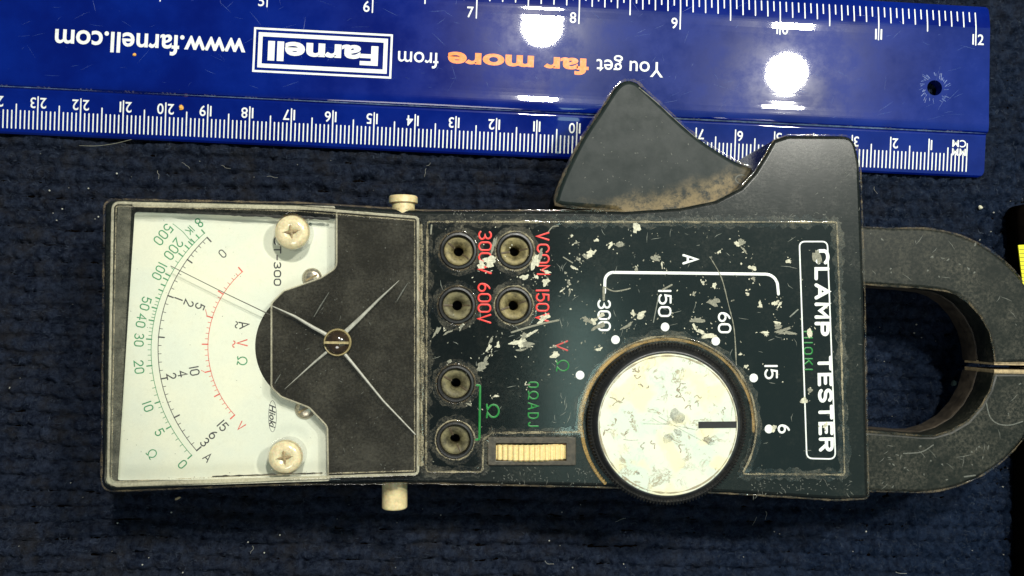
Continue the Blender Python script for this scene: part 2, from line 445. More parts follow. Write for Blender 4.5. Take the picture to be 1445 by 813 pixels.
# ------------------------------------------------------------------ a round-ended stroke alphabet (height 1)
def arc(cx, cy, rx, ry, a0, a1, n=10):
    return [(cx + rx * math.cos(math.radians(a0 + (a1 - a0) * k / n)), cy + ry * math.sin(math.radians(a0 + (a1 - a0) * k / n))) for k in range(n + 1)]
w_ = .56
G = {
 '0': (w_, [arc(.28, .72, .28, .28, 0, 180) + arc(.28, .28, .28, .28, 180, 360) + [(.56, .72)]]),
 'O': (.62, [arc(.31, .69, .31, .31, 0, 180) + arc(.31, .31, .31, .31, 180, 360) + [(.62, .69)]]),
 '1': (.06, [[(.03, 0), (.03, 1)]]),
 'I': (.06, [[(.03, 0), (.03, 1)]]),
 '2': (w_, [arc(.28, .72, .27, .28, 170, -35, 12) + [(0, 0), (.56, 0)]]),
 '3': (w_, [arc(.27, .75, .25, .25, 150, -90, 12) + arc(.27, .25, .28, .25, 90, -150, 12)[1:]]),
 '4': (.62, [[(.44, 0), (.44, 1), (0, .3), (.62, .3)]]),
 '5': (w_, [[(.50, 1), (.08, 1), (.03, .56)] + arc(.27, .32, .29, .31, 115, -150, 12)]),
 '6': (w_, [arc(.28, .29, .28, .29, 150, -210, 16), arc(.60, .32, .60, .68, 180, 115, 8)]),
 '9': (w_, [arc(.28, .71, .28, .29, -30, -390, 16), arc(-.04, .68, .60, .68, 0, -65, 8)]),
 'V': (.60, [[(0, 1), (.30, 0), (.60, 1)]]),
 'A': (.66, [[(0, 0), (.33, 1), (.66, 0)], [(.12, .32), (.54, .32)]]),
 'C': (.60, [arc(.32, .68, .31, .32, 20, 180, 8) + arc(.32, .32, .31, .32, 180, 340, 8)]),
 'M': (.66, [[(0, 0), (0, 1), (.33, .35), (.66, 1), (.66, 0)]]),
 'L': (.50, [[(0, 1), (0, 0), (.5, 0)]]),
 'P': (.56, [[(0, 0), (0, 1), (.34, 1)] + arc(.34, .76, .22, .24, 80, -80, 8) + [(.34, .52), (0, .52)]]),
 'R': (.58, [[(0, 0), (0, 1), (.34, 1)] + arc(.34, .76, .22, .24, 80, -80, 8) + [(.34, .52), (0, .52)], [(.30, .50), (.56, 0)]]),
 'T': (.60, [[(0, 1), (.6, 1)], [(.3, 1), (.3, 0)]]),
 'E': (.52, [[(.52, 1), (0, 1), (0, 0), (.52, 0)], [(0, .52), (.45, .52)]]),
 'S': (.56, [arc(.28, .75, .27, .25, 25, 270, 12) + arc(.28, .25, .28, .25, 90, -155, 12)[1:]]),
 'D': (.58, [[(0, 0), (0, 1), (.26, 1)] + arc(.26, .5, .32, .5, 80, -80, 10) + [(.26, 0), (0, 0)]]),
 'J': (.40, [[(.4, 1), (.4, .25)] + arc(.2, .25, .2, .25, 0, -160, 8)]),
 'H': (.60, [[(0, 0), (0, 1)], [(.6, 0), (.6, 1)], [(0, .5), (.6, .5)]]),
 'K': (.56, [[(0, 0), (0, 1)], [(.54, 1), (0, .42)], [(.2, .6), (.56, 0)]]),
 'w': (.82, [[(0, 0), (.1, 0), (.30, .06)] + arc(.41, .55, .40, .45, -125, -415, 16)[::1] + [(.52, .06), (.72, 0), (.82, 0)]]),   # omega
 '-': (.40, [[(0, .45), (.4, .45)]]),
 ' ': (.40, []),
 '~': (.70, [arc(.18, .0, .17, .14, 180, 0, 6) + arc(.52, .0, .17, .14, 180, 360, 6)[1:]]),
 '8': (.50, [arc(.25, .74, .23, .24, 0, 360, 14), arc(.25, .25, .26, .25, 0, 360, 14)]),
}
def stroke_text(acc, s, cx, cy, cap, width, ang, z, h=.04, length=None, track=.24, ext=1.0):
    """s centred on pixel cx,cy; cap height and stroke width in pixels; ang = reading direction (deg, ccw from +x)"""
    tot = sum(G[c][0] * ext for c in s) + track * (len(s) - 1)
    kx = 1.0
    if length: kx = (length / cap) / tot if tot > .2 else 1
    a = math.radians(ang); d = np.array((math.cos(a), -math.sin(a))); u = np.array((-math.sin(a), -math.cos(a)))
    x = -tot / 2
    sc = 1.0
    for c in s:
        gw, st = G[c]
        for line in st:
            px = [np.array((cx, cy)) + d * ((x + gx * ext) * kx * cap) + u * ((gy - .5) * cap) for gx, gy in line]
            mm = pxs(px, z)
            a0 = np.array(P(cx, cy, z)[:2]); b0 = np.array(P(cx + 10, cy, z)[:2]); ppm = np.linalg.norm(b0 - a0) / 10
            cl = len(line) > 6 and math.hypot(line[0][0] - line[-1][0], line[0][1] - line[-1][1]) < .02
            acc.add(ribbon(mm, width * ppm, z, closed=cl, h=h))
        x += gw * ext + track
def mmpx(px, py, z): return abs(P(px + 10, py, z)[0] - P(px, py, z)[0]) / 10
def line_px(acc, pts, width, z, h=.04, closed=False, taper=None):
    acc.add(ribbon(pxs(pts, z), width * mmpx(pts[0][0], pts[0][1], z), z, closed=closed, h=h, taper=taper))

# ------------------------------------------------------------------ carpet (the surface everything lies on)
def vnoise(nx, ny, fx, fy, seed):
    r = np.random.default_rng(seed); gx, gy = int(fx) + 3, int(fy) + 3
    g = r.random((gx, gy)); X = np.linspace(0, fx, nx); Y = np.linspace(0, fy, ny)
    ix = X.astype(int); iy = Y.astype(int); tx = X - ix; ty = Y - iy
    tx = tx * tx * (3 - 2 * tx); ty = ty * ty * (3 - 2 * ty)
    a = g[np.ix_(ix, iy)]; b = g[np.ix_(ix + 1, iy)]; c = g[np.ix_(ix, iy + 1)]; d = g[np.ix_(ix + 1, iy + 1)]
    tx = tx[:, None]; ty = ty[None, :]
    return (a * (1 - tx) + b * tx) * (1 - ty) + (c * (1 - tx) + d * tx) * ty
X0, X1, Y0, Y1 = -200., 235., -130., 140.
nx, ny = 960, 640
gx = np.linspace(X0, X1, nx); gy = np.linspace(Y0, Y1, ny)
XX, YY = np.meshgrid(gx, gy, indexing='ij')
warp = (vnoise(nx, ny, 14, 10, 1) - .5) * 2.0 + (vnoise(nx, ny, 50, 40, 2) - .5) * 1.1
per = 3.75
ph = (YY + .035 * XX + warp) / per
rib = np.abs(np.sin(np.pi * ph)) ** .45
row = np.floor(ph)
ph2 = (XX + .6 * warp) / 2.6 + .5 * (row % 2) + (vnoise(nx, ny, 60, 40, 3) - .5) * .9
knit = np.abs(np.sin(np.pi * ph2)) ** .8
side = np.clip((XX - 60) / 70, 0, 1)
hgt = rib * (1.25 - .5 * side) + knit * (.28 + .45 * side)
hgt += (vnoise(nx, ny, 190, 130, 4) - .5) * .6 + (vnoise(nx, ny, 90, 60, 14) - .5) * .35 + (vnoise(nx, ny, 420, 300, 5) - .5) * .55
hgt += (vnoise(nx, ny, 30, 20, 6) - .5) * .35
Z = (hgt - 1.62) * 1.7
V = np.stack([XX, YY, np.minimum(Z, .05)], -1).reshape(-1, 3)
I = np.arange(nx * ny).reshape(nx, ny)
Fq = np.stack([I[:-1, :-1], I[1:, :-1], I[1:, 1:], I[:-1, 1:]], -1).reshape(-1, 4)
me = bpy.data.meshes.new('carpet'); me.vertices.add(len(V)); me.vertices.foreach_set('co', (V * S).ravel())
me.loops.add(Fq.size); me.loops.foreach_set('vertex_index', Fq.ravel().astype(np.int32))
me.polygons.add(len(Fq)); me.polygons.foreach_set('loop_start', (np.arange(len(Fq)) * 4).astype(np.int32))
me.update(calc_edges=True); me.validate(); me.shade_smooth(); me.materials.append(M['carpet'])
carpet = bpy.data.objects.new('carpet', me); COL.objects.link(carpet); carpet['kind'] = 'structure'
# table top under and around the carpet
mk('table_top', *box((0, 0), 1400, 1100, -30, -2.2), M['case'], None, 0)['kind'] = 'structure'
# loose fibres standing out of the weave
NF = 110000
fx = rng.uniform(X0 + 8, X1 - 8, NF); fy = rng.uniform(Y0 + 8, Y1 - 8, NF)
ii = ((fx - X0) / (X1 - X0) * (nx - 1)).astype(int); jj = ((fy - Y0) / (Y1 - Y0) * (ny - 1)).astype(int)
fz = np.minimum(Z[ii, jj], 0) - .05
fa = rng.uniform(0, 2 * np.pi, NF); fl = rng.uniform(.3, 1.2, NF); fw = rng.uniform(.02, .05, NF); fh = rng.uniform(.1, .55, NF)
dx, dy = np.cos(fa), np.sin(fa); pxn, pyn = -dy * fw, dx * fw
base = np.stack([fx, fy, fz], -1); midp = base + np.stack([dx * fl * .5, dy * fl * .5, fh], -1); tip = base + np.stack([dx * fl + pyn * 3, dy * fl, fh * .5], -1)
per_ = np.stack([pxn, pyn, np.zeros(NF)], -1)
V = np.stack([base - per_, base + per_, midp - per_, midp + per_, tip], 1).reshape(-1, 3)
o5 = np.arange(NF)[:, None] * 5
F = np.concatenate([o5 + np.array([0, 1, 3]), o5 + np.array([0, 3, 2]), o5 + np.array([2, 3, 4])])
me = bpy.data.meshes.new('carpet_fibres'); me.vertices.add(len(V)); me.vertices.foreach_set('co', (V * S).ravel())
me.loops.add(F.size); me.loops.foreach_set('vertex_index', F.ravel().astype(np.int32))
me.polygons.add(len(F)); me.polygons.foreach_set('loop_start', (np.arange(len(F)) * 3).astype(np.int32))
me.update(calc_edges=True); me.validate(); me.shade_smooth(); me.materials.append(M['fibre'])
fo = bpy.data.objects.new('carpet_fibres', me); COL.objects.link(fo)
tag(fo, 'short dark navy fibres standing out of the ribbed carpet', 'carpet fibre', kind='stuff')

# ------------------------------------------------------------------ ruler
RTH = -0.0364; RO = (127.848, 37.15, 0)
ruler = empty('ruler', RO, 'glossy blue plastic ruler with white centimetre and inch scales, lying on the carpet', 'ruler', RTH)
cR, sR = math.cos(RTH), math.sin(RTH)
RZ = [(-1.4, .7), (-1.0, 1.15), (0, 1.35), (4, 1.55), (8.5, 1.75), (8.75, 1.82), (8.95, 1.84), (9.15, 1.80), (9.3, 1.78), (9.5, 2.0), (9.9, 2.7), (10.3, 2.90), (10.8, 2.99), (11.3, 3.04), (11.7, 3.055), (12.1, 3.055), (12.6, 3.03), (13.2, 2.995), (14, 2.975), (15, 2.965), (17, 2.96),
      (22, 2.96), (26, 2.96), (29, 2.958), (32, 2.955), (33.5, 2.965), (34.3, 2.99), (35, 3.015), (35.5, 3.02), (36, 3.01), (36.6, 2.975), (37.5, 2.9), (38.7, 2.75), (40.5, 2.5), (41.8, 2.25), (42.3, 1.95), (42.6, 1.3)]
def rz(v): return float(np.interp(v, [a for a, _ in RZ], [b for _, b in RZ]))
def R2(px, py, z=3.0):
    """pixel -> ruler frame (x to the right end, v up)"""
    x, y, _ = P(px, py, z); x -= RO[0]; y -= RO[1]
    return (x * cR + y * sR, -x * sR + y * cR)
def smooth_prof():
    vs = np.array([a for a, _ in RZ]); zs = np.array([b for _, b in RZ])
    return list(zip(vs, zs))
RX0, RX1 = -312.0, R2(1396, 130)[0]
xs = [RX0] + list(np.linspace(-300, RX1 - 1, 60)) + [RX1]
V = []; F = []
for x in xs:
    for v, z in RZ: V.append((x, v, z))
    for v, z in reversed(RZ): V.append((x, v, .2))
K = len(RZ) * 2
for i in range(len(xs) - 1):
    for k in range(K): F.append((i * K + k, (i + 1) * K + k, (i + 1) * K + (k + 1) % K, i * K + (k + 1) % K))
F.append(tuple(range(K))); F.append(tuple(reversed(range((len(xs) - 1) * K, len(xs) * K))))
rb = mk('ruler_body', V, F, M['ruler'], None, 0, local=True)
hc = R2(1319, 124)
cut = plate('cutter', [rnd([(RX0 - 2, -3), (RX1, -3), (RX1, -1.4, 1.8), (RX1, 42.6, 1.8), (RX1 - .01, 44), (RX0 - 2, 44)]) if 0 else
      rnd([(RX0 - 2, -1.45), (RX1, -1.45, 1.9), (RX1, 42.65, 1.9), (RX0 - 2, 42.65)]), circ(*hc, 1.95, 32)], -5, 8, 0, M['ruler'], None, local=True, smooth=0)
md = rb.modifiers.new('b', 'BOOLEAN'); md.operation = 'INTERSECT'; md.object = cut; md.solver = 'EXACT'
dg = bpy.context.evaluated_depsgraph_get(); dg.update()
me = bpy.data.meshes.new_from_object(rb.evaluated_get(dg)); rb.modifiers.clear()
if len(me.polygons) > 50: rb.data = me
bpy.data.objects.remove(cut); finish(rb.data, 30); rb.parent = ruler
if not rb.data.materials: rb.data.materials.append(M['ruler'])

def drape(acc, dz=.02):
    acc.V = [(x, v, rz(v) + dz + (z if z < 1 else 0)) for x, v, z in acc.V]; return acc
def flatstroke(acc, x0, v0, x1, v1, w):
    n = max(1, int(abs(v1 - v0) / 1.2) + 1)
    pts = [(x0 + (x1 - x0) * k / n, v0 + (v1 - v0) * k / n) for k in range(n + 1)]
    acc.add(ribbon(pts, w, 0, h=.015))
mt = Acc()
for mmk in range(0, 301):
    x = -mmk
    L = 7.6 if mmk % 10 == 0 else (5.6 if mmk % 5 == 0 else 4.1)
    if mmk == 0: L = 6.9
    flatstroke(mt, x, -.1, x, L, .30)
drape(mt).obj('millimetre_marks', M['white_print'], ruler, local=True)['kind'] = 'stuff'
it = Acc(); vtop = R2(1372.8, 19, 2.2)[1]
for k in range(0, 12 * 16 + 1):
    x = -(12 * 25.4 * (k / 192.0)) + 1.07 + 0.0
    j = k % 16
    L = 8.4 if j == 0 else 5.5 if j == 8 else 3.9 if j % 2 == 0 else 2.4
    flatstroke(it, x, vtop, x, vtop - L, .30)
drape(it).obj('inch_marks', M['white_print'], ruler, local=True)['kind'] = 'stuff'

# lettering set in Blender's built-in font
def font_mesh(s, offset=0.0, shear=0.0, space=1.0):
    cu = bpy.data.curves.new('t', 'FONT'); cu.body = s; cu.size = 1.0; cu.offset = offset; cu.shear = shear
    cu.space_character = space; cu.resolution_u = 4; cu.fill_mode = 'FRONT'
    o = bpy.data.objects.new('t', cu); COL.objects.link(o)
    dg = bpy.context.evaluated_depsgraph_get(); dg.update()
    me = bpy.data.meshes.new_from_object(o.evaluated_get(dg))
    V = np.array([v.co[:] for v in me.vertices]); F = [tuple(p.vertices) for p in me.polygons]
    bpy.data.objects.remove(o); bpy.data.curves.remove(cu); bpy.data.meshes.remove(me)
    return V, F
_v, _ = font_mesh('x'); XH = _v[:, 1].max() - _v[:, 1].min()
_v, _ = font_mesh('H'); CH = _v[:, 1].max() - _v[:, 1].min()
def font_on_ruler(name, s, x0, x1, v_base, hh, mat, by='x', offset=0.0, up=False, shear=0, space=1.0, anchor='end'):
    """text from ruler x0 to x1 (reading direction x0->x1), upside down unless up"""
    V, F = font_mesh(s, offset, shear, space); V = V.copy()
    a, b = V[:, 0].min(), V[:, 0].max(); k = hh / (XH if by == 'x' else CH)
    if len(s) == 1:
        wn = (b - a) * k * .92; sg = 1 if x1 > x0 else -1
        if anchor == 'end': x0 = x1 - sg * wn
        else: x1 = x0 + sg * wn
    X = x0 + (V[:, 0] - a) / (b - a) * (x1 - x0)
    Y = v_base + (V[:, 1] * k if up else -V[:, 1] * k)
    Zc = [rz(y) + .03 for y in Y]
    # thin ink layer: keep every face pointing up
    o = mk(name, np.stack([X, Y, Zc], -1), F, mat, ruler, 0, local=True)
    bm = bmesh.new(); bm.from_mesh(o.data)
    for f in bm.faces:
        if f.normal.z < 0: f.normal_flip()
    bm.to_mesh(o.data); bm.free(); return o
# centimetre figures (upside down in the photo)
dv = 5.15; dh = 2.45
def digit_run(s, xc, gap=.55):
    pass
cmw = 1.45
for c in range(1, 31):
    s = str(c); x = -10.0 * c
    if len(s) == 1:
        font_on_ruler('centimetre_figure', s, x + .45 + cmw + (0 if s != '1' else -.5), x + .45, 7.35, dh, M['white_print'], 'C', .008)
    else:
        a, b = s[0], s[1]
        wa = cmw if a != '1' else .8; wb = cmw if b != '1' else .8
        font_on_ruler('centimetre_figure', a, x + .5 + wa, x + .5, 7.35, dh, M['white_print'], 'C', .008)
        font_on_ruler('centimetre_figure', b, x - .5, x - .5 - wb, 7.35, dh, M['white_print'], 'C', .008, anchor='start')
for i_, s in enumerate(('CM', 'MM')):
    font_on_ruler('unit_lettering', s, .0 + 3.6 - .0 - 3.9 + .0 + .0, -3.9, 7.5 - i_ * 2.15 + .2, 1.75, M['white_print'], 'C', .01)
inw = 1.55
for c in range(5, 13):
    x = -(12 - (12 - c)) * 25.4 + 12 * 25.4 - 12 * 25.4  # placeholder, set below
    x = -(12 - c) * 25.4 + 1.07
    s = str(c); vb = vtop - 8.3
    if len(s) == 1:
        font_on_ruler('inch_figure', s, x - .7 - inw, x - .7, vb, 2.6, M['white_print'], 'C', .006, up=True)
    else:
        wa = .8; wb = inw if s[1] != '1' else .8
        font_on_ruler('inch_figure', s[0], x - .5 - wa, x - .5, vb, 2.6, M['white_print'], 'C', .008, up=True)
        font_on_ruler('inch_figure', s[1], x + .5, x + .5 + wb, vb, 2.6, M['white_print'], 'C', .008, up=True, anchor='start')
def rtext(name, s, pa, pb, hh, mat, offset, shear=0):
    a = R2(*pa); b = R2(*pb); vb = (a[1] + b[1]) / 2
    return font_on_ruler(name, s, a[0], b[0], vb, hh, mat, 'x', offset, shear=shear)
rtext('slogan_lettering', 'You get', (936, 88), (842, 84), 2.45, M['white_print'], .004)
M['orange_print'] = simple('orange_print', (.85, .20, .008), .45, .08, 1.5)
rtext('slogan_lettering', 'far more', (831, 82), (632, 76), 2.45, M['orange_print'], .035)
rtext('slogan_lettering', 'from', (619, 75), (562, 72), 2.5, M['white_print'], .004)
rtext('website_lettering', 'www.farnell.com', (347, 54.5), (78, 42.5), 3.1, M['white_print'], .018)
a = R2(534, 67); b = R2(378.5, 60)
font_on_ruler('logo_lettering', 'Farnell', a[0], b[0], (a[1] + b[1]) / 2 + .1, 4.35, M['white_print'], 'C', .036)
fr = Acc()
c0, c1 = R2(359, 37.5), R2(555.5, 49.5); d0, d1 = R2(355.5, 101), R2(551, 111.5)
xl, xr = (c0[0] + d0[0]) / 2, (c1[0] + d1[0]) / 2; vt, vb = (c0[1] + c1[1]) / 2, (d0[1] + d1[1]) / 2
def frame(acc, x0, x1, v0, v1, t):
    loops = [((x0, v0), (x1, v0), (x1, v1), (x0, v1)), ((x0 + t, v0 + t), (x1 - t, v0 + t), (x1 - t, v1 - t), (x0 + t, v1 - t))]
    V = [(x, v, .012) for lp in loops for x, v in lp]
    acc.add((V, [(k, (k + 1) % 4, 4 + (k + 1) % 4, 4 + k) for k in range(4)]))
frame(fr, xl, xr, vb, vt, .50); frame(fr, xl + 1.15, xr - 1.15, vb + 1.15, vt - 1.15, 1.0)
drape(fr).obj('logo_frame', M['white_print'], ruler, 0, local=True)
# frosted drill marks round the hanging hole
dm = Acc()
for k in range(46):
    a = random.uniform(0, 2 * math.pi); r0 = random.uniform(2.5, 3.6); r1 = r0 + random.uniform(.3, 1.2)
    dm.add(ribbon([(hc[0] + r0 * math.cos(a), hc[1] + r0 * math.sin(a)), (hc[0] + r1 * math.cos(a + .08), hc[1] + r1 * math.sin(a + .08))], random.uniform(.08, .2), 0, h=.01))
drape(dm).obj('drill_marks', M['frost'], ruler, local=True)['kind'] = 'stuff'
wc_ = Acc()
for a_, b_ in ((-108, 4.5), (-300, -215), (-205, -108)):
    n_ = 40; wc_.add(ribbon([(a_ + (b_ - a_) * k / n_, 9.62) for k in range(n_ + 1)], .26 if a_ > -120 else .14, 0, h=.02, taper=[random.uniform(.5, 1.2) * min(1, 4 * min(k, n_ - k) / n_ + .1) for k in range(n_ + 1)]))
drape(wc_, .03).obj('step_edge_glint', M['edge_glint'], ruler, local=True)['kind'] = 'stuff'  # pale ribbon: a reflected light line painted along the step
sc = Acc()
for k in range(190):
    x = random.uniform(-235, 2); v = random.uniform(11.5, 38); a = random.gauss(.25, .5); L = random.uniform(.6, 5)
    if random.random() < .35: a = random.uniform(0, 3)
    sc.add(ribbon([(x, v), (x + L * .5 * math.cos(a), v + L * .5 * math.sin(a) + random.uniform(-.1, .1)), (x + L * math.cos(a), v + L * math.sin(a))], random.uniform(.03, .08), 0, h=.006, taper=(.2, 1, .2)))
sc.V = [(x, min(v, 40), z) for x, v, z in sc.V]
drape(sc, .008).obj('surface_scratches', M['frost'], ruler, local=True)['kind'] = 'stuff'

# ------------------------------------------------------------------ clamp meter
O = P(560, 490, 0)
meter = empty('clamp_meter', (O[0], O[1], 0), 'worn black analogue clamp meter with white needle dial, big silver knob and hooked jaws', 'clamp meter')
ZH, ZP = 28.0, 29.2
KC = P(943, 598, 31)[:2]                                    # knob axis
jacks_px = [(647, 354), (726.5, 354), (645, 431), (725, 431), (643, 541.5), (642, 621)]
jacks = [P(x, y, ZP)[:2] for x, y in jacks_px]
mj = mmpx(680, 450, ZP)
hp = [(147, 281, 16), (420, 286), (600, 297), (787, 297), (885, 298), (960, 293), (1010, 283), (1045, 265), (1065, 243), (1080, 218), (1092, 197, 8), (1112, 190.5, 8), (1206, 191, 22),
      (1214, 230), (1220, 400), (1226, 704, 8), (1180, 706), (1055, 698, 4), (862, 688), (600, 682), (400, 684), (143, 694, 18)]
hp = rnd(hp)
whl_px = [(699, 625), (799, 625), (799, 651), (699, 651)]
holes = [circ(*j, 21.5 * mj, 32) for j in jacks] + [pxs(whl_px, ZH)]
plate('housing', [pxs(hp, ZH)] + holes, 1.0, ZH, .9, M['housing'], meter)
# lower shell lip that shows as a brown seam
plate('back_shell', [pxs(rnd([(150, 284, 18), (420, 284), (600, 295.5), (780, 296), (780, 330), (1180, 330), (1222, 480), (1226, 706, 8), (1180, 708), (1055, 700), (860, 690), (600, 684), (400, 686), (147, 692, 20)]), 20)], .5, 20, .6, M['shell'], meter)
# raised front panel
KP = (942, 600); KR = 125.5
a0 = math.atan2(665 - 600, math.sqrt(KR ** 2 - 65 ** 2)); a1 = -math.pi - .02
arcp = [(KP[0] + KR * math.cos(a0 + (a1 - a0) * k / 50), KP[1] + KR * math.sin(a0 + (a1 - a0) * k / 50)) for k in range(51)]
pp = rnd([(603, 313, 4), (1181, 313.5, 4), (1187, 480), (1192, 670, 4), (1050, 669, 2)] + arcp + [(817, 610, 0), (695, 611, 4), (682, 620, 4), (681, 666, 6), (601, 666, 6)])
holesP = [circ(*j, 21.5 * mj, 32) for j in jacks]
plate('front_panel', [pxs(pp, ZP)] + holesP, ZH - .3, ZP, .28, M['panel'], meter)
panel = [o for o in meter.children if o.name.startswith('front_panel')][0]
# dust packed along moulded edges
def dusty_path(acc, pts, w, z, jitter=.8, closed=True, var=.5):
    q = smoothline(pts, 1, closed) if 0 else pts
    dens = []
    n = len(q)
    for i in range(n if closed else n - 1):
        a = np.array(q[i][:2], float); b = np.array(q[(i + 1) % n][:2], float); m = max(1, int(np.linalg.norm(b - a) / 6))
        for k in range(m): dens.append(a + (b - a) * k / m)
    tp = [1 + random.uniform(-var, var) for _ in dens]
    line_px(acc, [d + np.array((random.uniform(-jitter, jitter), random.uniform(-jitter, jitter))) * .35 for d in dens], w, z, .03, closed, tp)
gr = Acc(); dusty_path(gr, pp, 2.6, ZP + .01); gr.obj('edge_dust', M['groove'], meter)['kind'] = 'stuff'
gh = Acc(); dusty_path(gh, pp, 15, ZP + .004); gh.obj('edge_dust', M['dust_haze'], meter)['kind'] = 'stuff'
g2 = Acc(); line_px(g2, [(KP[0] + 122 * math.cos(t), KP[1] + 122 * math.sin(t)) for t in np.linspace(math.pi * .98, math.pi * 2.02, 60)], 5.5, ZH + .1, .25)
line_px(g2, [(KP[0] + 121 * math.cos(t), KP[1] + 119 * math.sin(t)) for t in np.linspace(math.pi * .76, math.pi * .98, 26)], 5, ZH + .1, .2)
g2.obj('knob_rim_grime', M['groove_ochre'], meter)['kind'] = 'stuff'
g3 = Acc(); dusty_path(g3, [p for p in hp], 2.4, ZH - .12); g3.obj('edge_dust', M['groove_dim'], meter)['kind'] = 'stuff'

# printing on the front panel
zp = ZP + .012
wp, rp, rpd, gp = Acc(), Acc(), Acc(), Acc()
stroke_text(rp, '300', 684.5, 347.5, 17, 2.5, -90, zp, length=42, track=.22)
stroke_text(rp, 'V', 684.5, 380, 16, 3.0, -90, zp, length=11)
stroke_text(rp, '600V', 683.5, 428, 17, 2.5, -90, zp, length=55, track=.22)
stroke_text(rp, 'V', 766, 333.5, 16, 2.6, -90, zp, length=10)
stroke_text(rp, 'COM', 766.5, 366, 16, 2.5, -90, zp, length=42)
stroke_text(rp, '150V', 765.5, 431.5, 17, 2.5, -90, zp, length=44, track=.24)
stroke_text(rpd, 'V', 792.5, 488, 16, 2.4, -90, zp, length=13)
gp = Acc(); stroke_text(gp, 'w', 794, 516, 17, 1.8, -90, zp, length=15); gp.obj('green_lettering', M['green_print'], panel)
gp = Acc(); stroke_text(gp, 'w', 695.5, 580, 17, 2.6, -90, zp, length=18); gp.obj('green_lettering', M['green_print'], panel)
gp = Acc(); stroke_text(gp, '0wADJ', 752.5, 570.5, 13.5, 2.1, -90, zp, length=62, track=.45); gp.obj('green_lettering', M['green_print'], panel)
gbk = Acc(); line_px(gbk, rnd([(672.5, 543.5), (677.5, 544, 2), (676.5, 620, 2), (671.5, 620.5)])[::1], 3.0, zp)
gp = Acc(); stroke_text(gp, 'HIOKI', 1140.5, 495, 11.5, 2.0, -90, zp, length=54, track=.45); gp.obj('green_lettering', M['green_print'], panel)
for s, x, y, L in (('300', 852.5, 445, 42), ('150', 938, 428, 36), ('60', 1022.5, 455.5, 27), ('15', 1088, 525, 18)):
    stroke_text(wp, s, x, y, 16.5, 2.7, -90, zp, length=L, track=.22)
stroke_text(wp, '6', 1106.5, 605.5, 15.5, 2.8, -90, zp, length=10)
stroke_text(wp, 'A', 974, 366, 19, 3.2, -90, zp, length=11.5)
line_px(wp, [(853, 413), (853.5, 400)] + [(865.5 - 12 * math.cos(t), 397 - 12.5 * math.sin(t)) for t in np.linspace(0, math.pi / 2, 8)] + [(960, 385.5), (1080, 387)] +
        [(1080 + 17.5 * math.sin(t), 404.5 - 17.5 * math.cos(t)) for t in np.linspace(.1, math.pi / 2, 8)] + [(1098.5, 415)], 4.0, zp)
stroke_text(wp, 'CLAMP', 1160, 413, 16.5, 4.8, -90, zp, length=118, track=.42, ext=1.25)
stroke_text(wp, 'TESTER', 1165, 570, 16.5, 4.6, -89, zp, length=131, track=.36, ext=1.25)
line_px(wp, rnd([(1128, 341, 8), (1167.5, 341, 8), (1179, 648, 9), (1138.5, 647, 9)]), 2.0, zp, closed=True)
for x, y in ((818.5, 529.5), (868.5, 479.5), (938.5, 461.5), (1010, 481.5), (1063.5, 533.5), (1085, 605.5)):
    wp.add(disc(P(x, y, zp), 6.2 * mj, zp, .04))
gbk.obj('green_bracket', M['green_print'], panel)
wp.obj('white_lettering', M['white_print'], panel); rp.obj('red_lettering', M['red_print'], panel)
rpd.obj('red_lettering', M['red_print_dark'], panel)

# chips and scuffs in the paint, where the photo has them
def blob(acc, x, y, L, w, ang, z, rough=.35, n=14):
    a = math.radians(ang); ca, sa = math.cos(a), math.sin(a); ring = []
    ph = [random.uniform(0, 6.28) for _ in range(3)]
    for k in range(n):
        t = 2 * math.pi * k / n
        r = 1 + rough * (math.sin(2 * t + ph[0]) * .5 + math.sin(3 * t + ph[1]) * .5) + random.uniform(-rough, rough) * .7
        u, v = L / 2 * r * math.cos(t), w / 2 * r * math.sin(t)
        ring.append(P(x + u * ca + v * sa, y - u * sa + v * ca, z))
    c = P(x, y, z + .012)
    mid = [tuple(np.array(c) * .45 + np.array(p) * .55 + np.array((0, 0, .006))) for p in ring]
    V = [c] + mid + ring
    acc.add((V, [(0, 1 + k, 1 + (k + 1) % n) for k in range(n)] + [(1 + k, 1 + n + k, 1 + n + (k + 1) % n, 1 + (k + 1) % n) for k in range(n)]))
ch, cd = Acc(), Acc(); zc = ZP + .06
